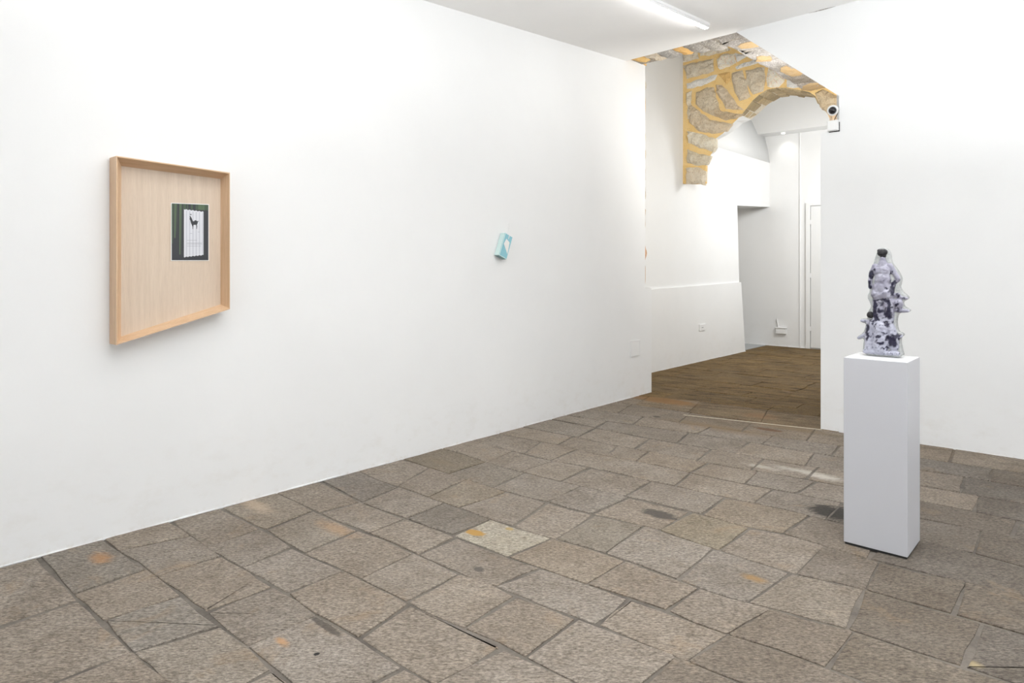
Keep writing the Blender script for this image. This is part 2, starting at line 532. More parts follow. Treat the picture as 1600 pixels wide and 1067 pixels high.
def lv(k, u):
    q = lines[k]
    for (u0, v0), (u1, v1) in zip(q, q[1:]):
        if u <= u1:
            t = (u - u0) / (u1 - u0)
            return v0 + (v1 - v0) * t
    return q[-1][1]


def hn(x, y, s=0.0):
    return noise.noise(Vector((x * 3.1 + s, y * 3.1, s * 1.7)))


def stone_mesh(poly, zt, gap, rnd):
    """irregular dressed slab: loop of (u, v)."""
    c = Vector((sum(p[0] for p in poly) / len(poly), sum(p[1] for p in poly) / len(poly)))
    n = len(poly)
    pts = []
    for i in range(n):
        a, b = Vector(poly[i]), Vector(poly[(i + 1) % n])
        d = b - a
        if d.length < 1e-4:
            continue
        cut = min(0.012, d.length * 0.15)
        m_ = max(1, int(d.length / 0.13))
        nor = Vector((-d.y, d.x)).normalized()
        if nor.dot(c - a) < 0:
            nor = -nor
        for j in range(m_ + 1):
            t = cut / d.length + (1 - 2 * cut / d.length) * j / m_
            q = a + d * t + nor * (gap * 0.5 + hn((a + d * t).x * 1.8, (a + d * t).y * 1.8, 3) * 0.016 + rnd.uniform(0, 0.005))
            pts.append(q)
    # corners: pull slightly inwards both ways
    m_ = len(pts)
    out = [(p.x, p.y, zt - 0.016) for p in pts]
    mid = [(*(p + (c - p).normalized() * 0.002), zt - 0.0025) for p in pts]
    top = [(*(p + (c - p).normalized() * 0.009), zt) for p in pts]
    V = out + mid + top
    Fc = []
    for i in range(m_):
        j = (i + 1) % m_
        Fc.append((i, j, m_ + j, m_ + i))
        Fc.append((m_ + i, m_ + j, 2 * m_ + j, 2 * m_ + i))
    Fc.append(tuple(range(2 * m_, 3 * m_)))
    return V, Fc


TINT = {(7, 2): (0.46, 0.42, 0.345), (7, 3): (0.34, 0.285, 0.22), (8, 2): (0.33, 0.27, 0.19), (8, 5): (0.31, 0.26, 0.20),
        (9, 4): (0.33, 0.285, 0.225), (11, 3): (0.34, 0.28, 0.21), (9, 5): (0.31, 0.265, 0.21), (8, 7): (0.29, 0.25, 0.20)}
stone_n = 0
rest_v, rest_f = [], []


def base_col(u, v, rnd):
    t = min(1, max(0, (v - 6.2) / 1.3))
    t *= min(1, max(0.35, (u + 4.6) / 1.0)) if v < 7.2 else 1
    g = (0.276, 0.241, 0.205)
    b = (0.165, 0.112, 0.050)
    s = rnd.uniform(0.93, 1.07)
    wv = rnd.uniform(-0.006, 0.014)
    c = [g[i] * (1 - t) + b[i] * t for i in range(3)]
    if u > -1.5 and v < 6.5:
        s *= 1 - .40 * min(1, (u + 1.5) / .8)  # light falloff to the right put into the slab colour
    return (c[0] * s + wv * 0.5, c[1] * s, c[2] * s - wv * 0.5, 1)


for k in range(0, KMAX):
    rnd = random.Random(100 + k)
    vm_ = (lv(k, -3.5) + lv(k + 1, -3.5)) / 2
    u0 = UA - 0.01 if vm_ < 7.56 else -5.32
    u1 = 0.9 if vm_ < 6.95 else -2.0
    js = []
    if k in JP:
        for (a, b) in JP[k]:
            pa, pb = on_z(*a), on_z(*b)
            js.append((pa.x, pb.x))
        js.sort()
        last = js[-1][0]
        while last < u1:
            last += rnd.uniform(0.5, 0.72)
            js.append((last, last + rnd.uniform(-.02, .02)))
    else:
        x = u0 + rnd.uniform(0.3, 0.6)
        while x < u1 - 0.25:
            js.append((x, x + rnd.uniform(-.02, .02)))
            x += rnd.uniform(0.42, 0.78)
    js = [j for j in js if u0 + 0.06 < j[0] < u1 - 0.05]
    allj = [(u0, u0)] + js + [(u1, u1)]
    # split over-long slabs
    out = [allj[0]]
    for j in allj[1:]:
        g_ = j[0] - out[-1][0]
        if g_ > 1.05:
            q = out[-1]
            out.append(((q[0] + j[0]) / 2 + .04, (q[1] + j[1]) / 2 + .03))
        out.append(j)
    idx = -1
    for (a0, a1), (b0, b1) in zip(out, out[1:]):
        idx += 1
        if b0 - a0 < 0.05:
            continue
        poly = []
        m_ = 3
        for i in range(m_):
            u = a0 + (b0 - a0) * i / (m_ - 1)
            poly.append((u, lv(k, u)))
        for i in range(m_):
            u = b1 + (a1 - b1) * i / (m_ - 1)
            poly.append((u, lv(k + 1, u)))
        zt = 0.0 + rnd.uniform(-0.0025, 0.0025)
        V, Fc = stone_mesh(poly, zt, rnd.choice((0.003, 0.006, 0.012)) if k < 17 else 0.002, rnd)
        um = (a0 + b0) / 2
        if stone_n < 296:
            o = mk('stone', V, Fc, M_STONE, fl)
            t = TINT.get((k, idx - (0 if k == 7 else 0)))
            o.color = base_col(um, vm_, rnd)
            o['_ci'] = f'{k},{idx}'
            stone_n += 1
        else:
            n0 = len(rest_v)
            rest_v += V
            rest_f += [tuple(i + n0 for i in f_) for f_ in Fc]
# pale and tan slabs seen in the photograph, found by their place
stones = [o for o in COL.objects if o.name.startswith('stone')]


def tint_at(px, py, colr):
    q = on_z(px, py)
    best = min(stones, key=lambda o: (sum((o.matrix_world @ v.co for v in o.data.vertices), Vector()) / len(o.data.vertices) - q).xy.length)
    best.color = tuple(x * 0.86 for x in colr) + (1,)


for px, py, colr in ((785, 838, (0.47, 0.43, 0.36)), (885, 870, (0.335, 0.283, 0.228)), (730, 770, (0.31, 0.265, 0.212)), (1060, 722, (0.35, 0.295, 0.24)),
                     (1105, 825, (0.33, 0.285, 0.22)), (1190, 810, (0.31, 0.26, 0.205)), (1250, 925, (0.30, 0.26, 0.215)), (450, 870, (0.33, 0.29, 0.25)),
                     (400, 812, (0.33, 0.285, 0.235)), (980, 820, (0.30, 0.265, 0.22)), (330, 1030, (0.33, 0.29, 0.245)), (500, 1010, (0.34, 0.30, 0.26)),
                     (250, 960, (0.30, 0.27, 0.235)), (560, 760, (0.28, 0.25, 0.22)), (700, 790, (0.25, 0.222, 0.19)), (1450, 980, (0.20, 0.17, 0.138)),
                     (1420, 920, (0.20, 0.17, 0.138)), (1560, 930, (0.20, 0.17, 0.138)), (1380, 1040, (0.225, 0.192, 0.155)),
                     (700, 722, (0.27, 0.23, 0.18)), (770, 745, (0.29, 0.255, 0.215)), (530, 830, (0.32, 0.28, 0.235)), (150, 870, (0.29, 0.26, 0.225))):
    tint_at(px, py, colr)
# paving out of the camera's sight: one joined part
rr = random.Random(3)


def rest_course(v0, v1, ua, ub):
    u = ua
    while u < ub - .05:
        w_ = min(rr.uniform(0.45, 0.8), ub - u)
        V, Fc = stone_mesh([(u, v0), (u + w_, v0), (u + w_, v1), (u, v1)], rr.uniform(-.002, .002), .012, rr)
        n0 = len(rest_v)
        rest_v.extend(V)
        rest_f.extend([tuple(i + n0 for i in f_) for f_ in Fc])
        u += w_


v = VN
while v < 0.0:
    rest_course(v, min(v + .4, 0.0), UA, UR)
    v += .4
for k in range(0, 17):
    rest_course(lv(k, 0.9) + .0, lv(k + 1, 0.9) - .0, 0.9, UR)
po = mk('stone_paving', rest_v, rest_f, M_STONE, fl, kind='stuff')
po.color = (0.29, 0.255, 0.215, 1)
# grey tiles of the side corridor and the pale threshold strip
box('corridor_tiles', (-7.3, UC - .06, 11.2, VD, -0.0055, 0.003), M_TILE, fl)
a, b = on_z(1068, 648.5), on_z(1284, 671.5)
M_STRIP = mat('pale_strip', (0.62, 0.55, 0.43), 0.6)[0]
d = (b - a).xy.normalized()
nn = Vector((-d.y, d.x, 0)) * 0.006
prism('threshold_strip', [a + nn, b + nn, b - nn, a - nn], [p + Vector((0, 0, .004)) for p in (a + nn, b + nn, b - nn, a - nn)], M_STRIP, fl)

# ------------------------------------------------------------------ walls


def skirt(name, p0, p1, nrm, parent, m, h=0.008, dpt=0.003, step=0.07):
    """wavy bead of paint and plaster where a wall meets the slabs"""
    p0, p1, nrm = Vector(p0), Vector(p1), Vector(nrm).normalized()
    L = (p1 - p0).length
    n = int(L / step) + 1
    V, Fc = [], []
    for i in range(n + 1):
        q = p0 + (p1 - p0) * i / n
        t = noise.noise(q * 4.0) + 0.5 * noise.noise(q * 13)
        dd = max(0.001, dpt + 0.008 * t)
        hh = max(0.004, h + 0.008 * t)
        V += [q - nrm * .01, q + nrm * dd, q + nrm * (dd * .7) + Vector((0, 0, hh * .55)), q + Vector((0, 0, hh)) - nrm * .01]
    for i in range(n):
        for j in range(4):
            a_, b_ = i * 4 + j, i * 4 + (j + 1) % 4
            Fc.append((a_, b_, b_ + 4, a_ + 4))
    return mk(name, V, Fc, m, parent, smooth=False)


# left wall: upper jamb ends earlier than its low plinth
vj1 = on_u(1008, 300, UA).y
vj2 = on_u(1018, 560, UA).y
zj = on_u(1008, 450, UA).z
prof = [(VN, -.1), (vj2, -.1), (vj2, zj), (vj1, zj), (vj1, 5.6), (VN, 5.6)]
wl = prism('wall_left', [(UA, v, z) for v, z in prof], [(UA - .9, v, z) for v, z in prof], M_WALL, kind='structure')
skirt('paint_edge', (UA, VN, 0), (UA, vj2, 0), (1, 0, 0), wl, M_WALL)

# arch wall with its cut opening; the thickness stays behind the face
TB = 0.40
op = [on_v(1150, 50, 6.935), on_v(1311, 150, 6.955), on_v(1311, 204, 6.955), on_v(1283, 206, 6.949)]
prof = [(-2.168, -.1), (-2.168, op[3].z), (op[2].x, op[2].z), (op[1].x, op[1].z), (op[0].x, op[0].z + .0), (op[0].x - .02, 5.6), (UR, 5.6), (UR, -.1)]
wb = prism('wall_right', [(u, vb(u), z) for u, z in prof], [(u + (.02 if i < 5 else 0), vb(u) + TB, z) for i, (u, z) in enumerate(prof)], M_WALL, kind='structure')
skirt('paint_edge', (-2.168, vb(-2.168), 0), (UR, vb(UR), 0), (0, -1, 0), wb, M_WALL)
# lintel zone above the left part of the opening
x0, x1 = UA - .9, op[0].x - .02
lz = lambda u: 4.21
lint = mk('wall_lintel', [(x0, vb(x0), lz(x0)), (x1, vb(x1), lz(x1)), (x1, vb(x1) + TB, lz(x1)), (x0, vb(x0) + TB, lz(x0)),
                          (x0, vb(x0), 5.6), (x1, vb(x1), 5.6), (x1, vb(x1) + TB, 5.6), (x0, vb(x0) + TB, 5.6)],
          [(0, 3, 2, 1), (4, 5, 6, 7), (0, 1, 5, 4), (1, 2, 6, 5), (2, 3, 7, 6), (3, 0, 4, 7)], M_WALL2, kind='structure')

# ceiling of the room, in one gently sloping sheet
cv = [(UA - .05, VN), (UR, VN), (UR, vb(UR) + .02), (UA - .05, vb(UA) + .02)]
ce = prism('ceiling', [(u, v, zc(u, v)) for u, v in cv], [(u, v, zc(u, v) + .2) for u, v in cv], M_CEIL, kind='structure')

# out-of-frame walls
box('wall_far_right', (UR, UR + .3, VN - .3, 7.5, -.1, 5.6), M_WALL, kind='structure')
wf = bmesh.new()
M_GLASS = mat('shop_glass', (1, 1, 1), 0.02, **{'Transmission Weight': 1.0, 'IOR': 1.0})[0]
for nme, b_ in (('wall_shopfront', (-5.3, -4.25, VN - .3, VN, -.1, 5.6)), ('wall_shopfront', (.45, UR + .3, VN - .3, VN, -.1, 5.6)),
                ('wall_shopfront', (-4.25, .45, VN - .3, VN, 3.3, 5.6))):
    box(nme, b_, M_WALL, kind='structure')

# passage left wall: polygon with a battered door jamb and plinth
tj0 = on_u(1152, 321, UC)
tj1 = on_u(1155, 441, UC)
tj2 = on_u(1165, 548, UC + .035)
zd0, zd1 = on_u(1018, 455, UC + .035).z, on_u(1155, 441, UC + .035).z
tr = on_u(1195, 322, UC)
up = [(7.3, -.1), (tj2.y - .02, -.1), (tj1.y, tj1.z), (tj0.y, tj0.z), (VD, tr.z), (VD, 3.75), (7.3, 3.75)]
wc = prism('wall_passage_left', [(UC, v, z) for v, z in up], [(UC - .5, v, z) for v, z in up], M_WALL2, kind='structure')
# above: straight in the first bay, leaning outwards behind the arch
box('wall_upper_bay', (UC - .5, UC, 7.3, P1 + .12, 3.75, 5.6), M_WALL2, kind='structure')
pr = [(-5.27, 3.75), (-5.30, 4.0), (-5.37, 4.3), (-5.47, 4.55), (-5.6, 4.8), (-5.8, 5.1), (-5.95, 5.45)]
V, Fc = [], []
for u, z in pr:
    V += [(u, P1 + .12, z), (u, VD, z)]
for i in range(len(pr) - 1):
    Fc.append((2 * i, 2 * i + 1, 2 * i + 3, 2 * i + 2))
o = mk('wall_upper_vault', V, Fc, M_WALL2, smooth=True, kind='structure')
md = o.modifiers.new('s', 'SOLIDIFY')
md.thickness = .25
md.offset = 1
dado = [(7.35, -.1), (tj2.y, -.1), (tj1.y + .01, zd1), (7.35, zd0)]
do = prism('dado', [(UC + .035, v, z) for v, z in dado], [(UC - .02, v, z) for v, z in dado], M_WALL2, wc)
skirt('paint_edge', (UC + .035, 7.4, 0), (UC + .035, tj2.y, 0), (1, 0, 0), wc, M_WALL2)
box('wall_passage_right', (-2.12, -1.8, 7.3, VD + .3, -.1, 5.6), M_WALL2, kind='structure')
box('ceiling_passage', (-6.3, -1.8, 7.2, VD + .3, 5.42, 5.62), M_WALL2, kind='structure')

# end wall with a shallow step, door, bulkhead
ust = on_v(1250, 400, VD).x
wd = box('wall_end', (-7.6, -1.8, VD, VD + .3, -.1, 5.6), M_WALL2, kind='structure')
box('pier_strip', (ust - .006, ust + .012, VD - .022, VD + .01, -.1, 4.34), M_WALL2, wd, bev=.006)
skirt('paint_edge', (-7, VD, 0), (-2, VD, 0), (0, -1, 0), wd, M_WALL2, .02, .012)
bh_l = on_v(1183, 209, 13.32)
bk = [(-6.0, 4.30), (-2.1, 4.27), (-2.1, 5.45), (-6.0, 5.45)]
bh = prism('wall_bulkhead', [(u, 13.32, z) for u, z in bk], [(u, VD, z) for u, z in bk], M_WALL2, kind='structure')
box('wall_corridor_side', (-7.6, -7.3, 11.0, VD, -.1, 3.4), M_WALL2, kind='structure')
box('wall_corridor_near', (-7.6, -5.7, 11.0, 11.3, -.1, 3.4), M_WALL2, kind='structure')
box('ceiling_corridor', (-7.6, UC - .45, 11.0, VD, 3.2, 3.4), M_WALL2, kind='structure')

# door in the end wall
du0 = on_v(1266, 400, VD).x
dz = on_v(1268, 321, VD).z
dr = empty('door_1', (du0 + .45, VD, 0), 'flush white door with thin frame in the far end wall', 'door')
dr['kind'] = 'structure'
del dr['category']
box('door_leaf', (du0 + .02, du0 + .92, VD - .03, VD + .005, .02, dz - .02), M_DOOR, dr, bev=.004)
box('frame_upright', (du0 - .075, du0 + .008, VD - .04, VD + .005, 0, dz + .06), M_WALL2, dr, bev=.004)
box('frame_upright', (du0 + .932, du0 + 1.01, VD - .04, VD + .005, 0, dz + .06), M_WALL2, dr, bev=.004)
box('frame_head', (du0 + .008, du0 + .932, VD - .04, VD + .005, dz - .008, dz + .06), M_WALL2, dr, bev=.004)
for z in (.35, 1.4, 2.45):
    box('hinge', (du0 + .004, du0 + .026, VD - .04, VD - .028, z, z + .09), M_LAMP, dr)

# ------------------------------------------------------------------ exposed masonry: lintel soffit and band


def rough_slab(name, loop, m, parent, z_up=0.06, step=.05, amp=.02, axis='z', seed=0, thick=.06, col=(1, 1, 1)):
    """thin rough piece: loop of 3D points in a plane, its face turned along -axis (z: down, v: towards -y)."""
    ax = {'z': (0, 1), 'v': (0, 2), 'u': (1, 2)}[axis]
    pts2 = [Vector((p[ax[0]], p[ax[1]])) for p in loop]
    lvl = sum(p[{'z': 2, 'v': 1, 'u': 0}[axis]] for p in loop) / len(loop)
    dense = []
    n = len(pts2)
    for i in range(n):
        a_, b_ = pts2[i], pts2[(i + 1) % n]
        m_ = max(1, int((b_ - a_).length / step))
        for j in range(m_):
            q = a_ + (b_ - a_) * j / m_
            wz = .011 if axis == 'v' else .018
            dense.append(q + Vector((noise.noise(Vector((q.x * 11, q.y * 11, seed + 5.5))), noise.noise(Vector((q.x * 11, q.y * 11, seed + 9.5))))) * wz * 2)
    xs = [p.x for p in dense]
    ys = [p.y for p in dense]
    rnd = random.Random(seed)
    ins = []
    x = min(xs) + step * .6
    while x < max(xs):
        y = min(ys) + step * .6
        while y < max(ys):
            q = Vector((x + rnd.uniform(-.3, .3) * step, y + rnd.uniform(-.3, .3) * step))
            # inside test
            c_ = False
            for i in range(len(dense)):
                p_, r_ = dense[i], dense[i - 1]
                if (p_.y > q.y) != (r_.y > q.y) and q.x < (r_.x - p_.x) * (q.y - p_.y) / (r_.y - p_.y) + p_.x:
                    c_ = not c_
            if c_ and min((q - p_).length for p_ in dense) > step * .45:
                ins.append(q)
            y += step
        x += step
    nb = len(dense)
    v2, _, f2, *_ = delaunay_2d_cdt(dense + ins, [(i, (i + 1) % nb) for i in range(nb)], [], 1, 1e-5)
    sgn = {'z': -1, 'v': -1, 'u': 1}[axis]

    def to3(p, h):
        q = [0, 0, 0]
        q[ax[0]], q[ax[1]] = p.x, p.y
        q[{'z': 2, 'v': 1, 'u': 0}[axis]] = lvl + sgn * h
        return q
    V = []
    for i, p in enumerate(v2):
        dmin = min((p - e).length for e in dense)
        h = min(1, dmin / (step * 1.0))
        h = h ** .5
        t = noise.noise(Vector((p.x * 9, p.y * 9, seed))) + .5 * noise.noise(Vector((p.x * 24, p.y * 24, seed)))
        V.append(to3(p, thick * h * .8 + amp * t * h))
    N = len(V)
    Fc = [tuple(f_) for f_ in f2]
    # skirt back
    V += [to3(p, -.05) for p in dense]
    order = list(range(nb))
    for i in range(nb):
        j = (i + 1) % nb
        Fc.append((i, j, N + j, N + i))
    o = mk(name, V, Fc, m, parent, smooth=False)
    o.color = (*col, 1)
    return o


zs = 4.125
so = mk('lintel_masonry', [(x, y, z) for z in (zs + .02, zs + .3) for x, y in ((-4.9, 6.99), (-3.31, 6.99), (-3.31, P1 + .1), (-1.9, P1 + .1), (-1.9, 7.02), (-1.9, 6.99))][:0] or
        [(x, y, z) for z in (zs + .03, zs + .35) for x, y in ((-4.5, 6.97), (-1.9, 6.99), (-1.9, P1), (-3.28, P1), (-3.28, 7.30), (-4.5, 7.30))],
        [tuple(range(5, -1, -1)), tuple(range(6, 12))] + [(i, (i + 1) % 6, 6 + (i + 1) % 6, 6 + i) for i in range(6)], M_GREYST, kind='structure',
        label='rubble masonry laid bare above the opening, under the ceiling edge')
so.color = (.8, .75, .68, 1)


def onz(px, py):
    q = on_z(px, py, zs + .03)
    return (q.x, q.y, q.z)


# lintel strip: alternating tan and grey stones along the soffit
us = [-4.40, -4.22, -4.06, -3.84, -3.70, -3.52, -3.34]
vs_ = [7.16, 7.22, 7.30, 7.29, 7.33, 7.38, 7.40]
mats = [M_YMORT, M_TUFA, M_GREYST, M_YMORT, M_GREYST, M_GREYST]
for i in range(6):
    a0, a1 = us[i] + .008, us[i + 1] - .008
    lp = [(a0, vb(a0) + .004, zs + .03), (a1, vb(a1) + .004, zs + .03), (a1, vs_[i + 1], zs + .03), ((a0 + a1) / 2, (vs_[i] + vs_[i + 1]) / 2 + .03, zs + .03), (a0, vs_[i], zs + .03)]
    cc = [(.9, .82, .7), (.95, .9, .85), (1, 1, 1), (.8, .68, .55), (.9, .88, .85), (1, .98, .95)][i]
    rough_slab('stone', lp, mats[i], so, step=.06, amp=.018, axis='z', seed=i, thick=.035, col=cc)
# band running back to the arch
vv = [6.95, 7.22, 7.70, 8.20, 8.50, 9.10, 9.55, 9.99]
bc = [(.95, .93, .92), (1.0, .98, .98), (1.05, 1.05, 1.07), (1.1, 1.1, 1.14), (.85, .83, .82), (.75, .70, .64), (1.05, 1.0, .96)]
for i in range(7):
    a0, a1 = vv[i] + .008, vv[i + 1] - .008
    if i == 0:
        a0 = vb(-3) + .01
    sk = .05 * hn(i, 2.2)
    lp = [(-3.31 + .03 * hn(a0 * 3, 1), a0 + sk, zs + .03), (-3.30 + .03 * hn(a1 * 3, 1), a1 + sk, zs + .03), (-2.62, a1 - sk, zs + .03), (-2.62, a0 - sk, zs + .03)]
    rough_slab('stone', lp, M_GREYST, so, step=.09, amp=.018, axis='z', seed=20 + i, thick=.03, col=bc[i])
    lp = [(-2.60, a0, zs + .03), (-2.60, a1, zs + .03), (-1.98, a1, zs + .03), (-1.98, a0, zs + .03)]
    rough_slab('stone', lp, M_GREYST, so, step=.14, amp=.018, axis='z', seed=40 + i, thick=.03)
for i, (vc_, hv, u0_, u1_) in enumerate(((7.42, .12, -3.20, -2.95), (8.03, .14, -3.27, -3.05), (8.80, .26, -3.22, -2.98), (9.76, .18, -3.30, -3.02))):
    lp = []
    for k in range(9):
        an_ = 2 * math.pi * k / 9
        rr_ = 1 + .5 * hn(k * 1.3, i * 2.1)
        lp.append(((u0_ + u1_) / 2 + math.cos(an_) * (u1_ - u0_) / 2 * rr_, vc_ + math.sin(an_) * hv * rr_, zs + .004))
    rough_slab('ochre_patch', lp, M_YMORT, so, step=.06, amp=.008, axis='z', seed=70 + i, thick=.010, col=(.66, .66, .80))

# ------------------------------------------------------------------ stone arch


def A(p):
    return (1050 + p[0] / 7.62, 40 + p[1] / 7.62)


def B(p):
    return (1150 + p[0] / 6.276, 50 + p[1] / 6.276)


def Cc(p):
    return (1050 + p[0] / 7.62, 160 + p[1] / 7.62)


low = [(1068, 258), (1104.5, 257), (1108, 249), (1111, 241), (1117, 234), (1118.5, 227), (1117.5, 217), (1129, 209), (1139, 199), (1149, 189), (1158, 180), (1166, 170), (1176, 157),
       (1186, 148), (1199, 140), (1214, 137), (1228, 137), (1239, 139), (1252, 141), (1265, 144), (1274, 150), (1280, 161), (1287, 170), (1293, 178), (1298, 190), (1306, 215)]
lowp = [on_v(x, y, P1) for x, y in low]
rv = random.Random(5)
fr = [Vector((UC - .1, P1, lowp[0].z))] + lowp[1:] + [Vector((-2.5, P1, 2.9)), Vector((-2.5, P1, 0)), Vector((-2.0, P1, 0)), Vector((-2.0, P1, 5.5)), Vector((UC - .1, P1, 5.5))]


def thick(u):
    return 0.05 + 0.5 * min(1, max(0, (u + 4.75) / .75)) ** 1.0


bk = [Vector((p.x + rv.uniform(-.012, .012), P1 + thick(p.x), p.z + rv.uniform(-.02, .02))) for p in fr]
ar = prism('stone_arch', fr, bk, M_YMORT, kind='structure', label='exposed stone arch with ochre mortar joints across the passage')
ar.color = (1, 1, 1, 1)
ar.data.materials.append(M_WALL2)
ar.data.materials.append(M_TUFA)
for p in ar.data.polygons:
    c_ = p.center
    if abs(p.normal.y) < .7:
        p.material_index = 1 if c_.x < -4.3 or c_.x > -2.75 else 2
# white skin low on the pier edge, under the exposed part
FACES = [
    (A, [(110, 300), (290, 258), (312, 390), (140, 432)], M_TUFA, (1.15, 1.15, 1.15)),
    (A, [(60, 215), (290, 160), (295, 245), (105, 290)], M_TUFA, (1.1, 1.1, 1.1)),
    (A, [(330, 235), (440, 240), (590, 225), (690, 290), (480, 345), (352, 358)], M_TUFA, (1.2, 1.2, 1.2)),
    (A, [(150, 480), (480, 402), (500, 540), (320, 595), (180, 630)], M_TUFA, (1.0, .97, .92)),
    (A, [(530, 400), (610, 345), (740, 345), (755, 440), (690, 492), (570, 522)], M_TUFA, (1.3, 1.3, 1.32)),
    (A, [(752, 325), (905, 360), (775, 440)], M_WHITEST, (1, 1, 1)),
    (A, [(765, 485), (1000, 398), (1078, 425), (930, 485), (790, 515)], M_WHITEST, (1, 1, 1)),
    (A, [(180, 685), (525, 590), (505, 655), (340, 712), (190, 748)], M_WHITEST, (1, 1, 1)),
    (A, [(300, 800), (420, 738), (500, 735), (520, 850), (570, 1000), (500, 1060), (380, 1015), (290, 930)], M_TUFA, (.95, .88, .78)),
    (A, [(178, 810), (232, 790), (232, 960), (300, 1075), (190, 1110)], M_TUFA, (1.1, 1.08, 1.02)),
    (A, [(535, 722), (600, 720), (700, 830), (760, 930), (860, 995), (640, 985), (560, 830)], M_TUFA, (.95, .86, .76)),
    (A, [(560, 585), (680, 560), (700, 650), (650, 690)], M_YMORT, (.85, .78, .7)),
    (A, [(725, 570), (840, 540), (885, 700), (925, 835), (800, 880), (755, 790), (720, 640)], M_TUFA, (1, .94, .86)),
    (B, [(100, 380), (280, 350), (278, 480), (262, 575), (165, 600), (112, 480)], M_TUFA, (1.02, .97, .9)),
    (B, [(322, 350), (400, 370), (480, 412), (468, 490), (420, 535), (312, 538), (300, 440)], M_TUFA, (1.35, 1.35, 1.38)),
    (B, [(515, 425), (590, 480), (640, 540), (560, 552), (500, 540)], M_WHITEST, (1, 1, 1)),
    (Cc, [(235, 50), (330, 112), (450, 205), (600, 238), (700, 250), (640, 330), (480, 362), (330, 335), (215, 230)], M_TUFA, (.98, .9, .8)),
    (Cc, [(520, 85), (600, 108), (830, 135), (750, 195), (640, 208), (520, 165)], M_TUFA, (.85, .74, .6)),
    (Cc, [(190, 345), (330, 372), (512, 432), (520, 535), (488, 580), (330, 548), (200, 480)], M_TUFA, (1.15, 1.15, 1.12)),
    (Cc, [(188, 565), (290, 592), (455, 642), (420, 735), (300, 740), (185, 720)], M_TUFA, (1, .98, .92)),
    (Cc, [(172, 778), (300, 778), (400, 815), (382, 970), (170, 962)], M_TUFA, (1.05, 1, .94)),
    (B, [(785, 610), (850, 570), (940, 610), (1000, 640), (1000, 780), (900, 790), (830, 735)], M_TUFA, (.85, .76, .62)),
    (B, [(900, 800), (1010, 795), (1010, 960), (930, 920)], M_TUFA, (1.0, .85, .72)),
]
for i, (fn, pl, m_, cc) in enumerate(FACES):
    mx, my = sum(p[0] for p in pl) / len(pl), sum(p[1] for p in pl) / len(pl)
    pl = [(mx + (p[0] - mx) * 1.07, my + (p[1] - my) * 1.07) for p in pl]
    loop = [on_v(*fn(p), P1 - .004) for p in pl]
    rough_slab('stone', loop, m_, ar, step=.055, amp=.030 if m_ is M_TUFA else .008, axis='v', seed=60 + i, thick=.055 if m_ is M_TUFA else .03, col=cc)
# springer block below the haunch, with the small ochre slab beside it
fb = [on_v(*Cc(p), P1) for p in ((112, 750), (404, 748), (398, 960), (385, 972), (118, 968))]
prism('springer', [p + Vector((0, -.004, 0)) for p in fb], [p + Vector((0, .06, 0)) for p in fb], M_YMORT, ar).color = (.92, .9, .85, 1)
# rough courses of the soffit
for i in range(10, len(low) - 4):
    p, q = lowp[i], lowp[i + 1]
    for j, (t0, t1) in enumerate(((0, .33), (.35, .66), (.68, 1))):
        th0, th1 = thick(p.x), thick(q.x)
        d_ = (q - p).normalized()
        nr = Vector((d_.z, 0, -d_.x))
        if nr.z > 0:
            nr = -nr
        V = []
        for a_, b_, c_ in ((p, t0, th0), (q, t0, th1), (q, t1, th1), (p, t1, th0)):
            V.append(Vector((a_.x, P1 + b_ * c_, a_.z)))
        cen = sum(V, Vector()) / 4
        k_ = rv.uniform(.006, .03)
        top = [cen + (v_ - cen) * .82 + nr * k_ * rv.uniform(.5, 1.3) for v_ in V]
        o = mk('soffit_stone', V + top, [(0, 1, 5, 4), (1, 2, 6, 5), (2, 3, 7, 6), (3, 0, 4, 7), (4, 5, 6, 7)], M_TUFA, ar)
        g_ = rv.uniform(.5, .8)
        o.color = (g_, g_ * .86, g_ * .62, 1)

# slivers of bare stone on the jamb arris
for y0, y1, cc in ((124, 143, (.9, .9, .9)), (146, 178, (1.1, .85, .5)), (190, 222, (.95, .95, .85)), (231, 258, (.9, .85, .75)), (260, 284, (.75, .6, .5)),
                   (288, 313, (.85, .8, .75)), (324, 359, (.75, .62, .5)), (379, 412, (1.0, .65, .45)), (412, 446, (.85, .6, .4))):
    za, zb = on_u(1008, y1, UA).z, on_u(1008, y0, UA).z
    n = max(4, int((zb - za) / .03))
    V, Fc = [], []
    for i in range(n + 1):
        z = za + (zb - za) * i / n
        e = math.sin(math.pi * i / n) ** .4 if 0 < i < n else 0
        r_ = .008 + .055 * e * abs(noise.noise(Vector((z * 7, y0, 0))) + .45)
        V += [(UA - .001, vj1 - .002, z), (UA - .012, vj1 + r_, z), (UA - .09, vj1 + r_ * .6, z), (UA - .09, vj1 - .002, z)]
    for i in range(n):
        for j in range(4):
            a_, b_ = 4 * i + j, 4 * i + (j + 1) % 4
            Fc.append((a_, b_, b_ + 4, a_ + 4))
    Fc += [(0, 1, 2, 3), (4 * n + 3, 4 * n + 2, 4 * n + 1, 4 * n)]
    mk('bare_stone', V, Fc, M_TUFA, wl).color = (*cc, 1)
# ochre wedge at the head of the jamb
w0 = [on_u(*p, UA + .001) for p in ((984, 92), (1008, 86), (1009, 103), (1004, 100), (995, 95.5))]
prism('bare_stone', w0, [p + Vector((.012, 0, 0)) for p in w0], M_YMORT, wl).color = (.95, .85, .8, 1)

# ------------------------------------------------------------------ ceiling lights


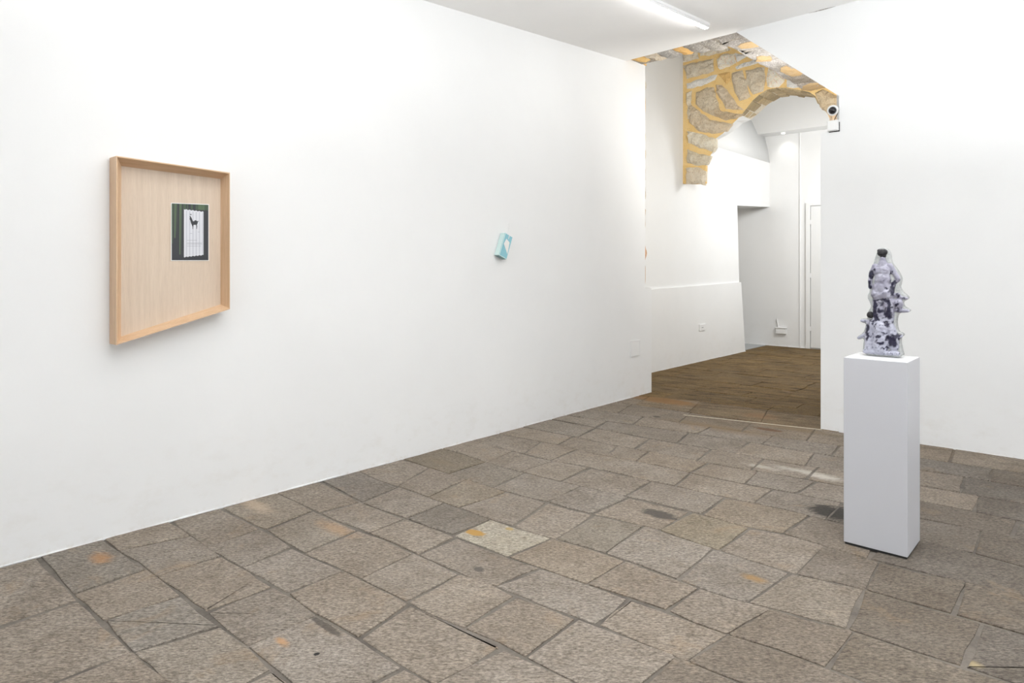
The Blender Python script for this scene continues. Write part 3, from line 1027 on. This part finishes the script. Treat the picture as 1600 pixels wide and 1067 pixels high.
def batten(u, v0, v1, label, grp):
    zz = zc(u, (v0 + v1) / 2)
    e = empty('ceiling_light', (u, (v0 + v1) / 2, zz), label, 'light', grp)

    def bar(n, du, w_, zt, zb, m_, e0=0.0):
        V = []
        for v_ in (v0 + e0, v1 - e0):
            z_ = zc(u, v_)
            V += [(u + du - w_, v_, z_ - zt), (u + du + w_, v_, z_ - zt), (u + du + w_, v_, z_ - zb), (u + du - w_, v_, z_ - zb)]
        o = mk(n, V, [(0, 1, 2, 3), (7, 6, 5, 4), (0, 4, 5, 1), (1, 5, 6, 2), (2, 6, 7, 3), (3, 7, 4, 0)], m_, e)
        bevel_me(o.data, .006, 2)
    bar('housing', 0, .030, -.002, .028, M_LAMP)
    bar('diffuser', -.006, .024, .030, .055, M_DIFF, .01)
    bar('end_cap', 0, .0285, .029, .050, M_LAMP, (v1 - v0) - .008)
    return e


q1 = on_z(1104, 42, 4.07)
UT = -3.10
batten(UT, 4.86, q1.y, 'long white linear batten light nearest the arch', None)
batten(UT, 1.2, 3.0, 'white linear batten light above the camera, by the framed panel', None)
batten(UT, -2.2, -0.4, 'white linear batten light close to the shopfront', None)
batten(0.6, 0.2, 2.0, 'white linear batten light out on the right, nearer the shopfront', None)

# downlight in the bulkhead
dl = on_v(1224, 204.6, 13.5)
e = empty('downlight', (dl.x, 13.5, 4.285), 'small round recessed downlight in the bulkhead soffit', 'light')
bm = bmesh.new()
bmesh.ops.create_cone(bm, cap_ends=False, segments=24, radius1=.045, radius2=.035, depth=.012)
me = bpy.data.meshes.new('ring')
bm.to_mesh(me)
bm.free()
o = link('ring', me, M_LAMP, e)
o.matrix_parent_inverse.identity()
o.location = (0, 0, -.004)
bm = bmesh.new()
bmesh.ops.create_circle(bm, cap_ends=True, segments=24, radius=.034)
me = bpy.data.meshes.new('lens')
bm.to_mesh(me)
bm.free()
o = link('lens', me, M_SPOT, e)
o.matrix_parent_inverse.identity()
o.location = (0, 0, -.006)
spo.location = (dl.x, 13.5, 4.25)
spo.rotation_euler = (math.radians(12), 0, 0)

# ------------------------------------------------------------------ framed panel (four unequal rails)
UF = -4.295
UP = -4.378
fo = [on_u(181.8, 243.3, UF), on_u(359.3, 269.6, UF), on_u(359.3, 483, UF), on_u(181.8, 539.2, UF)]      # TL TR BR BL
pi_ = [on_u(189.6, 259.4, UP), on_u(344.5, 279.5, UP), on_u(344.5, 475.5, UP), on_u(189.2, 525.5, UP)]
fe = empty('picture_frame', (UA, (fo[0].y + fo[1].y) / 2, fo[3].z), 'deep pale wood frame with a slanting bottom rail, on the left wall', 'picture')
LIP = .006
for i, (nme, m_) in enumerate((('top_rail', M_OAK_H), ('right_rail', M_OAK_V), ('bottom_rail', M_OAK_H), ('left_rail', M_OAK_V))):
    a_, b_ = fo[i], fo[(i + 1) % 4]
    c_, d_ = pi_[i], pi_[(i + 1) % 4]
    cen = sum(fo, Vector()) / 4

    def ins(p, t):
        return p + (Vector((UF, cen.y, cen.z)) - p).normalized() * t
    V = []
    for p, q in ((a_, c_), (b_, d_)):
        w_ = ins(p, LIP * 1.4)
        V += [Vector((UA + .001, p.y, p.z)), p, w_, q, Vector((UA + .001, q.y, q.z))]
    Fc = [(j, (j + 1) % 5, 5 + (j + 1) % 5, 5 + j) for j in range(5)] + [(0, 1, 2, 3, 4), (9, 8, 7, 6, 5)]
    o = mk(nme, V, Fc, m_, fe)
pe = [Vector((UP, p.y, p.z)) for p in pi_]
cen = sum(pe, Vector()) / 4
pe = [p + (p - cen).normalized() * .004 for p in pe]
prism('backing_panel', pe, [p - Vector((.01, 0, 0)) for p in pe], M_VENEER, fe, label='pale ash veneer panel')

# the small photograph mounted on the panel
UQ = UP + .002


def flat(pts, u, m_, parent, name, **kw):
    L = [on_u(x, y, u) for x, y in pts]
    return prism(name, L, [p + Vector((.0006, 0, 0)) for p in L], m_, parent, **kw)


def X(p):      # crop of the print: 255,305 scaled 9.28
    return (255 + p[0] / 9.28, 305 + p[1] / 9.28)


def fl_(pts):
    return [X(p) for p in pts]


M_PW = mat('print_white', (0.80, 0.80, 0.78), .4)[0]
M_PD = mat('print_dark', (0.032, 0.034, 0.040), .35)[0]
M_PG = mat('print_green', (0.055, 0.088, 0.052), .35)[0]
M_PG2 = mat('print_green_light', (0.085, 0.13, 0.07), .35)[0]
M_PS = mat('print_sheet', (0.66, 0.67, 0.71), .35)[0]
M_PS2 = mat('print_sheet_fold', (0.52, 0.53, 0.58), .35)[0]
M_PGY = mat('print_grey', (0.35, 0.36, 0.39), .35)[0]
pr_ = flat(fl_([(112, 108), (664, 130), (664, 950), (112, 952)]), UQ, M_PW, fe, 'photo_print', label='small photograph with white border')
flat(fl_([(124, 118), (655, 140), (655, 942), (124, 942)]), UQ + .0008, M_PD, pr_, 'dark_ground')
for x0, x1, y1, m_ in ((124, 150, 700, M_PG), (160, 190, 620, M_PG2), (192, 205, 560, M_PG), (235, 262, 860, M_PG2), (262, 275, 860, M_PG)):
    flat(fl_([(x0, 119 + (x0 - 124) * .04), (x1, 119 + (x1 - 124) * .04), (x1 - 12, y1), (x0 - 0, y1)]), UQ + .0016, m_, pr_, 'green_fold')
for x0, x1, m_ in ((290, 330, M_PG), (345, 362, M_PG), (400, 430, M_PG), (470, 500, M_PG), (505, 560, M_PG2), (562, 600, M_PG2), (602, 650, M_PG)):
    s_ = lambda x: 118 + (x - 124) * .0415
    flat(fl_([(x0, s_(x0) + 1), (x1, s_(x1) + 1), (x1, s_(x1) + 80), (x0, s_(x0) + 78)]), UQ + .0016, m_, pr_, 'green_fold')
# pleated white sheet
npl = 6
tp = [(300 + (584 - 300) * i / 24, 203 + (240 - 203) * i / 24 + 5 * math.sin(i / 24 * 2 * math.pi * npl)) for i in range(25)]
bt = [(300 + (584 - 300) * i / 24, 898 - (898 - 866) * i / 24 + 6 * math.sin(i / 24 * 2 * math.pi * npl)) for i in range(24, -1, -1)]
flat(fl_(tp + bt), UQ + .0024, M_PS, pr_, 'pleated_sheet')
for i in range(npl):
    x0 = 330 + i * 47
    if x0 + 16 < 584:
        flat(fl_([(x0, 222 + i * 5.5), (x0 + 15, 224 + i * 5.5), (x0 + 15, 878 - i * 4.5), (x0, 880 - i * 4.5)]), UQ + .0032, M_PS2, pr_, 'sheet_fold')
flat(fl_([(383, 305), (392, 300), (402, 316), (412, 330), (420, 352), (430, 378), (452, 375), (458, 362), (480, 366), (495, 378), (510, 372), (512, 382), (500, 392),
          (498, 410), (488, 425), (492, 450), (487, 490), (480, 490), (482, 448), (474, 428), (440, 430), (434, 462), (432, 492), (425, 490), (424, 455), (416, 430), (404, 405),
          (396, 372), (386, 350), (380, 345), (388, 330)]), UQ + .0040, M_PD, pr_, 'animal_figure')
flat(fl_([(384, 268), (398, 276), (414, 272), (408, 286), (392, 286)]), UQ + .0040, M_PD, pr_, 'horn_mark')
for (x0, x1, y) in ((385, 420, 552), (500, 530, 530), (345, 490, 650), (345, 560, 690), (345, 560, 705), (345, 500, 735), (505, 545, 735)):
    flat(fl_([(x0, y), (x1, y), (x1, y + 5), (x0, y + 5)]), UQ + .0040, M_PGY, pr_, 'text_line')

# ------------------------------------------------------------------ small blue carton hanging on the left wall
cf = [on_u(789.2, 363.7, UA + .062), on_u(800.9, 371.2, UA + .062), on_u(791, 405, UA + .062), on_u(778.9, 398.4, UA + .062)]
ctr = sum(cf, Vector()) / 4
xa = ((cf[1] - cf[0]) + (cf[2] - cf[3])).normalized()
ya = ((cf[0] - cf[3]) + (cf[1] - cf[2])).normalized()
cw = ((cf[1] - cf[0]).length + (cf[2] - cf[3]).length) / 2
chh = ((cf[0] - cf[3]).length + (cf[1] - cf[2]).length) / 2
print('CARTON', cw, chh, ctr, xa, ya)
ya = (ya - xa * ya.dot(xa) * .5).normalized()
ce_ = empty('carton', (UA, ctr.y, ctr.z), 'small turquoise carton hanging tilted by a thread on the white wall', 'carton')
M_CF = mat('carton_blue', (0.25, 0.52, 0.60), .35)[0]
M_CS = mat('carton_pale', (0.60, 0.76, 0.74), .4)[0]
M_CB = mat('carton_under', (0.22, 0.36, 0.37), .5)[0]
M_CW = mat('carton_white', (0.80, 0.78, 0.76), .4)[0]


def cp(s, t, u):          # s,t in [-1,1] on the face, u level
    p = ctr + xa * (s * cw / 2) + ya * (t * chh / 2)
    return Vector((u, p.y, p.z))


UFR = UA + .062
V = [cp(s, t, u) for u in (UFR, UA + .004) for s, t in ((-1, -1), (1, -1), (1, 1), (-1, 1))]
o = mk('body', V, [(0, 1, 2, 3), (7, 6, 5, 4), (0, 4, 5, 1), (1, 5, 6, 2), (2, 6, 7, 3), (3, 7, 4, 0)], M_CF, ce_)
for m_ in (M_CS, M_CB):
    o.data.materials.append(m_)
for p in o.data.polygons:
    d_ = p.center - Vector((UA + .033, ctr.y, ctr.z))
    if abs(p.normal.x) < .5:
        s_, t_ = d_.dot(xa), d_.dot(ya)
        p.material_index = 1 if p.normal.dot(xa) < -.5 or p.normal.dot(ya) > .5 else (2 if p.normal.dot(ya) < -.5 else 1)


def cface(pts, nm, m_, du=.0008):
    L = [cp(s, t, UFR + du) for s, t in pts]
    prism(nm, L, [p - Vector((.0007, 0, 0)) for p in L], m_, ce_)


cface([(-.29, .61), (.67, .46), (.90, -.55), (-.56, .11)], 'white_shape', M_CW)
cface([(-.92, -.95), (-.78, -.95), (-.78, .99), (-.92, .99)], 'pale_edge', M_CS)
cface([(-.98, -.99), (.98, -.99), (.98, -.94), (-.98, -.94)], 'pale_edge', M_CS)
cface([(.10, .68), (.24, .68), (.24, 1), (.10, 1)], 'tab', M_CW, .002)
# thread up to a pin
t0, t1 = on_u(793.5, 365, UA + .05), on_u(796.2, 349, UA + .004)
strand('thread', [t0, t1], .0022, M_WPLAST, ce_)

# ------------------------------------------------------------------ plinth
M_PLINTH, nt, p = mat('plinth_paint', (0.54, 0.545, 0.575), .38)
g = wpos(nt)
n = noise_n(nt, g, 3, 3)
nt.links.new(mixc(nt, rng(nt, n.outputs[0], .4, .65, 0, .2), (0.54, 0.545, 0.575), (0.51, 0.51, 0.54)), p.inputs['Base Color'])
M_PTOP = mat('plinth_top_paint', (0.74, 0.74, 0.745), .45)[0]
PU0, PU1, PV0, PV1, PZ = -1.167, -.842, 4.147, 4.459, 1.081
pe_ = empty('plinth', ((PU0 + PU1) / 2, (PV0 + PV1) / 2, 0), 'tall square grey-white display plinth standing on the stone floor', 'plinth')
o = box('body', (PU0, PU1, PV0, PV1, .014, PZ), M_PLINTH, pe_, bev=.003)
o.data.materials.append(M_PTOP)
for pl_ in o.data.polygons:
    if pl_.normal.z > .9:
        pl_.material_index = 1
box('recessed_base', (PU0 + .006, PU1 - .006, PV0 + .006, PV1 - .006, 0.001, .015), M_CABLE, pe_, label='black shadow-gap foot')

# ------------------------------------------------------------------ sculpture
VS = 4.33


def S(x, y):
    return on_v(1300 + x / 5.08, 370 + y / 5.08, VS)


outl = [(370, 97), (400, 90), (432, 92), (458, 125), (466, 190), (490, 232), (520, 270), (540, 305), (551, 338), (542, 380), (535, 400), (560, 442), (600, 472), (606, 488), (590, 503),
        (562, 515), (562, 540), (578, 562), (610, 573), (618, 590), (600, 603), (530, 606), (514, 640), (510, 700), (526, 757), (560, 768), (570, 782), (545, 802), (541, 840),
        (552, 890), (568, 958), (400, 952), (243, 934), (250, 860), (256, 806), (215, 818), (198, 806), (206, 790), (246, 768), (265, 725), (272, 688), (236, 680), (227, 664),
        (240, 648), (285, 648), (280, 620), (290, 592), (312, 560), (302, 520), (280, 480), (302, 432), (292, 385), (300, 310), (326, 230), (342, 172)]
# smooth the outline
Q = [Vector(p) for p in outl]
Q = [q for i in range(len(Q)) for q in ((Q[i] * .75 + Q[(i + 1) % len(Q)] * .25), (Q[i] * .25 + Q[(i + 1) % len(Q)] * .75))]
ol = [S(*q) for q in Q]
zmin = min(p.z for p in ol)
for p in ol:
    p.z += PZ + .001 - zmin - (0.0)
    p.z = max(p.z, PZ + .001)
    if p.z < PZ + .03:
        p.z = PZ + .001 if p.z < PZ + .016 else p.z
sce = empty('sculpture', (ol[0].x, VS, PZ), 'glazed lilac and black figure group seen from behind, on the plinth', 'sculpture')
M_RES, nt, p = mat('clear_resin', (0.72, 0.75, 0.74), .22, **{'Transmission Weight': .55, 'IOR': 1.45})
n = noise_n(nt, wpos(nt), 55, 4, .6)
nt.links.new(mixc(nt, rng(nt, n.outputs[0], .4, .65), (0.78, 0.80, 0.79), (0.62, 0.64, 0.65)), p.inputs['Base Color'])
bump(nt, p, n.outputs[0], .006, .7)
cs = prism('resin_casing', [q + Vector((0, -.012, 0)) for q in ol], [q + Vector((0, .045, 0)) for q in ol], M_RES, sce, label='cloudy clear resin casing around the figures')
bm = bmesh.new()
bm.from_mesh(cs.data)
big = [f_ for f_ in bm.faces if len(f_.verts) > 8]
es = list({e_ for f_ in big for e_ in f_.edges})
bmesh.ops.bevel(bm, geom=es, offset=.009, segments=3, profile=.5, affect='EDGES', clamp_overlap=True)
bmesh.ops.triangulate(bm, faces=[f_ for f_ in bm.faces if len(f_.verts) > 4])
bm.to_mesh(cs.data)
bm.free()
for pl_ in cs.data.polygons:
    pl_.use_smooth = True
px2m = (S(500, 500) - S(400, 500)).length / 100


_SV, _SF = [], []
for i in range(1, 9):
    for k in range(14):
        ph, th = math.pi * i / 9, 2 * math.pi * k / 14
        _SV.append((math.sin(ph) * math.cos(th), math.sin(ph) * math.sin(th), math.cos(ph)))
_SV += [(0, 0, 1), (0, 0, -1)]
for i in range(7):
    for k in range(14):
        _SF.append((i * 14 + k, i * 14 + (k + 1) % 14, (i + 1) * 14 + (k + 1) % 14, (i + 1) * 14 + k))
for k in range(14):
    _SF.append((112, (k + 1) % 14, k))
    _SF.append((113, 98 + k, 98 + (k + 1) % 14))


def blob(bm_, x, y, rx, ry, dep=0.0, rd=None):
    c_ = S(x, y)
    rd = rd if rd is not None else min(rx, ry)
    V_, F_ = bm_
    n0 = len(V_)
    V_ += [(c_.x + a_ * rx * px2m, c_.y - .012 - dep + b_ * rd * px2m, c_.z + d_ * ry * px2m) for a_, b_, d_ in _SV]
    F_ += [tuple(q + n0 for q in f_) for f_ in _SF]


def limb(bm_, pts, dep=0.0):
    for (x0, y0, r0), (x1, y1, r1) in zip(pts, pts[1:]):
        n_ = max(2, int(math.hypot(x1 - x0, y1 - y0) / 8))
        for i in range(n_ + 1):
            t = i / n_
            r_ = r0 + (r1 - r0) * t
            blob(bm_, x0 + (x1 - x0) * t, y0 + (y1 - y0) * t, r_, r_, dep)


bm = ([], [])
blob(bm, 408, 215, 40, 38)
blob(bm, 408, 178, 24, 30, .004)
blob(bm, 405, 270, 76, 62, .004, 42)
blob(bm, 408, 335, 66, 80, .006, 44)
blob(bm, 400, 400, 72, 66, .006, 46)
blob(bm, 368, 452, 54, 56, .008, 46)
blob(bm, 440, 452, 56, 56, .008, 46)
blob(bm, 404, 445, 80, 60, .006, 46)
limb(bm, [(345, 235, 26), (318, 290, 24), (308, 345, 20), (308, 400, 17)])
limb(bm, [(462, 230, 26), (500, 285, 22), (530, 335, 20), (492, 372, 18), (486, 440, 16), (490, 475, 15)])
limb(bm, [(365, 510, 42), (362, 600, 36), (360, 700, 38)])
limb(bm, [(450, 510, 46), (462, 600, 40), (455, 700, 38)])
limb(bm, [(405, 540, 30), (412, 700, 40)])
limb(bm, [(320, 690, 42), (300, 780, 38), (300, 880, 38)])
limb(bm, [(395, 720, 62), (390, 800, 68), (390, 870, 66)])
limb(bm, [(470, 720, 38), (490, 800, 46), (500, 870, 40)])
limb(bm, [(270, 905, 20), (400, 915, 24), (530, 925, 20)], .008)
limb(bm, [(290, 670, 16), (240, 664, 13)])
limb(bm, [(268, 775, 18), (212, 802, 12)])
blob(bm, 526, 462, 24, 22, .004)
blob(bm, 528, 530, 44, 46, .002, 30)
limb(bm, [(545, 480, 15), (598, 488, 13)])
limb(bm, [(530, 585, 22), (608, 587, 14)])
limb(bm, [(510, 800, 30), (560, 784, 12)])
me = bpy.data.meshes.new('figures')
me.from_pydata(bm[0], [], bm[1])
figo = link('figures', me, None, sce)
rm = figo.modifiers.new('r', 'REMESH')
rm.mode = 'VOXEL'
rm.voxel_size = .0046
rm.use_smooth_shade = True
smo = figo.modifiers.new('s', 'SMOOTH')
smo.iterations = 3
dg = bpy.context.evaluated_depsgraph_get()
bpy.context.view_layer.update()
dg = bpy.context.evaluated_depsgraph_get()
nm = bpy.data.meshes.new_from_object(figo.evaluated_get(dg))
figo.modifiers.clear()
figo.data = nm
for v_ in nm.vertices:
    q = v_.co
    v_.co = q + Vector((0, -.0035 * noise.noise(q * 60), 0)) + v_.normal * .0022 * noise.noise(q * 130)
    if v_.co.z < PZ + .001:
        v_.co.z = PZ + .001
at = nm.color_attributes.new('tint', 'FLOAT_COLOR', 'POINT')
s0, s1 = S(400, 500), S(500, 600)
DARK = [(318, 290, 20, 30), (308, 375, 17, 38), (497, 268, 8, 8), (488, 400, 18, 60), (505, 355, 34, 12), (365, 502, 44, 9), (350, 545, 20, 50), (342, 600, 26, 30), (470, 545, 22, 60),
        (465, 620, 26, 40), (440, 505, 30, 18), (395, 590, 26, 22), (430, 610, 14, 40), (360, 650, 26, 34), (440, 690, 26, 14), (288, 770, 16, 75), (330, 680, 12, 20),
        (500, 830, 38, 55), (460, 810, 22, 24), (380, 800, 26, 14), (395, 850, 34, 12), (430, 770, 18, 12), (540, 570, 16, 9), (530, 540, 18, 16), (525, 460, 18, 20), (570, 485, 22, 8),
        (530, 780, 16, 18), (350, 250, 8, 20), (443, 402, 9, 7), (430, 340, 9, 7), (435, 885, 20, 10), (540, 910, 9, 24), (400, 530, 22, 10), (478, 280, 8, 26)]
for v_ in nm.vertices:
    q = v_.co
    xx = 400 + (q.x - s0.x) / (s1.x - s0.x) * 100
    yy = 500 + (q.z - s0.z) / (s1.z - s0.z) * 100
    wob = 22 * noise.noise(q * 38) + 10 * noise.noise(q * 90)
    wo2 = 22 * noise.noise(q * 38 + Vector((9, 3, 1))) + 10 * noise.noise(q * 90 + Vector((5, 1, 7)))
    f_ = 0
    for a_, b_, c_, d_ in DARK:
        r_ = math.hypot((xx + wob - a_) / c_, (yy + wo2 - b_) / d_)
        f_ = max(f_, min(1, max(0, (1.12 - r_) / .25)))
    n1 = noise.noise(q * 70) + .6 * noise.noise(q * 150)
    low_ = .30 if yy > 500 else .75
    f_ = max(f_, min(1, max(0, (n1 - low_) / .25)) * .8)
    n2 = .5 + .5 * noise.noise(q * 22)
    base = Vector((.22, .21, .285)).lerp(Vector((.43, .425, .50)), n2)
    if yy > 640 and yy < 960:
        base = base.lerp(Vector((.50, .52, .62)), .4)
    c_ = base.lerp(Vector((.012, .010, .035)), f_)
    at.data[v_.index].color = (*c_, 1)
M_FIG, nt, p = mat('glazed_lilac', (1, 1, 1), .3, **{'Coat Weight': .25, 'Coat Roughness': .12})
an = nt.nodes.new('ShaderNodeAttribute')
an.attribute_name = 'tint'
nt.links.new(an.outputs['Color'], p.inputs['Base Color'])
bump(nt, p, noise_n(nt, wpos(nt), 140, 3).outputs[0], .002, .5)
nm.materials.clear()
nm.materials.append(M_FIG)
M_HAIR, nt, p = mat('black_glaze', (0.008, 0.007, 0.010), .4)
bump(nt, p, noise_n(nt, wpos(nt), 110, 4).outputs[0], .008, 1.0)
for nme, items in (('hair', ((402, 128, 38, 34), (425, 122, 24, 28), (380, 112, 16, 16), (412, 152, 26, 18))), ('child_head', ((312, 618, 31, 31),))):
    bm = ([], [])
    for x, y, rx, ry in items:
        blob(bm, x, y, rx, ry, .008, min(rx, ry) * .9)
    me = bpy.data.meshes.new(nme)
    me.from_pydata(bm[0], [], bm[1])
    link(nme, me, M_HAIR, sce, smooth=True, label='black glazed head')

# ------------------------------------------------------------------ surveillance camera, junction box, cable
VC = 6.93
c0 = on_v(1301, 172.5, VC - .02)
r_ = .052
hc = empty('security_camera', (c0.x + .06, VC + .05, c0.z), 'round white surveillance camera with black lens at the arch edge', 'camera')


def ball(name, c, rad, sc_, m_, parent, seg=24):
    bm_ = bmesh.new()
    bmesh.ops.create_uvsphere(bm_, u_segments=seg, v_segments=seg // 2, radius=rad)
    for v_ in bm_.verts:
        v_.co = Vector((v_.co.x * sc_[0], v_.co.y * sc_[1], v_.co.z * sc_[2])) + Vector(c)
    me_ = bpy.data.meshes.new(name)
    bm_.to_mesh(me_)
    bm_.free()
    return link(name, me_, m_, parent, True)


def tube_pts(name, a_, b_, r0, r1, m_, parent, seg=24, cap=True):
    a_, b_ = Vector(a_), Vector(b_)
    d_ = (b_ - a_).normalized()
    s_ = d_.orthogonal().normalized()
    t_ = d_.cross(s_)
    V, Fc = [], []
    for c_, rr_ in ((a_, r0), (b_, r1)):
        for i in range(seg):
            an_ = 2 * math.pi * i / seg
            V.append(c_ + (s_ * math.cos(an_) + t_ * math.sin(an_)) * rr_)
    Fc = [(i, (i + 1) % seg, seg + (i + 1) % seg, seg + i) for i in range(seg)]
    if cap:
        Fc += [tuple(range(seg)), tuple(range(2 * seg - 1, seg - 1, -1))]
    o_ = mk(name, V, Fc, m_, parent)
    bevel_me(o_.data, min(r0, r1) * .12, 2, math.radians(50))
    return o_


look = Vector((-.62, -.72, -.30)).normalized()
look = (Vector((-.2, -1, -.12))).normalized()
look = (Vector((0, 0, 1.6)) - c0).normalized() + Vector((-.12, .0, -.02))
look.normalize()
tube_pts('body', c0 - look * .09, c0, .048, r_, M_WPLAST, hc)
ball('lens', c0 + look * .002, .036, (1, 1, 1), M_BLACK, hc)
tube_pts('bracket', c0 - look * .08, Vector((op[1].x + .02, VC + .12, c0.z + .04)), .018, .026, M_WPLAST, hc)
# sawn stone block of the arch wall that carries it
nb = [(1285, 150), (1311, 150), (1311, 205), (1300, 205), (1297, 188), (1292, 176)]
nbp = [on_v(x, y, 7.02) for x, y in nb]
j0, j1 = on_v(1292.5, 189, 6.93), on_v(1310, 203.5, 6.93)
jb = empty('junction_box', ((j0.x + j1.x) / 2, 6.93, (j0.z + j1.z) / 2), 'small square white junction box below the surveillance camera', 'box')
box('case', (j0.x, j1.x, 6.925, 7.0, j1.z, j0.z), M_WPLAST, jb, bev=.006)
box('cover', (j0.x + .006, j1.x - .006, 6.917, 6.926, j1.z + .006, j0.z - .006), M_WPLAST, jb, bev=.004)
box('gasket', (j0.x + .01, j1.x + .006, 6.945, 7.0, j1.z - .008, j0.z - .02), M_BLACK, jb, bev=.004)
cps = [on_v(1310.5, 172, 6.95), on_v(1308, 179, 6.94), on_v(1305, 184, 6.94), on_v(1303, 190, 6.95)]
co = strand('camera_cable', cps, .004, M_CABLE, None)
co['label'] = 'short black cable between the surveillance camera and the junction box'
co['category'] = 'cable'

# ------------------------------------------------------------------ small wall fittings
h0, h1 = on_u(984.5, 534, UA), on_u(999.5, 557, UA)
zt_, zb_ = on_u(984.5, 533, UA).z, on_u(984.5, 558, UA).z
hp = empty('access_panel', (UA, (h0.y + h1.y) / 2, zb_), 'small white access panel low on the left wall by the opening', 'panel')
box('cover', (UA - .002, UA + .007, h0.y + .008, h1.y - .008, zb_ + .008, zt_ - .008), M_WALL, hp, bev=.003)
t_ = .007
for nme, b_ in (('rim', (UA - .002, UA + .010, h0.y, h0.y + t_, zb_, zt_)), ('rim', (UA - .002, UA + .010, h1.y - t_, h1.y, zb_, zt_)),
                ('rim', (UA - .002, UA + .010, h0.y + t_, h1.y - t_, zt_ - t_, zt_)), ('rim', (UA - .002, UA + .010, h0.y + t_, h1.y - t_, zb_, zb_ + t_))):
    box(nme, b_, M_WALL, hp)
UD = UC + .035
s0_, s1_ = on_u(1092, 507, UD), on_u(1101.5, 516, UD)
so_ = empty('wall_socket', (UD, (s0_.y + s1_.y) / 2, s1_.z), 'small white wall socket on the passage plinth wall', 'socket')
box('plate', (UD - .001, UD + .012, s0_.y, s1_.y, s1_.z, s0_.z), M_WPLAST, so_, bev=.004)
ym = (s0_.y + s1_.y) / 2
zm = (s0_.z + s1_.z) / 2
for dy in (-.022, 0, .022):
    box('pin_hole', (UD + .0115, UD + .0128, ym + dy - .004, ym + dy + .004, zm - .006, zm + .006), M_BLACK, so_)
# painted conduit box low on the end wall
g0, g1 = on_v(1213, 507, VD), on_v(1229, 522, VD)
gb = empty('conduit_box', ((g0.x + g1.x) / 2, VD, g1.z), 'white painted utility box low on the end wall of the passage', 'box')
box('case', (g0.x, g1.x, VD - .05, VD, g1.z, g0.z - .07), M_WALL2, gb, bev=.008)
box('lid', (g0.x - .012, g1.x + .012, VD - .06, VD, g0.z - .07, g0.z - .05), M_WALL2, gb, bev=.004)
tube_pts('pipe', (g0.x + .05, VD - .02, g0.z - .05), (g0.x + .02, VD - .02, g0.z + .12), .014, .014, M_WALL2, gb, 12)

for o in COL.objects:
    for kk in ('_loc', '_ci'):
        if kk in o:
            del o[kk]
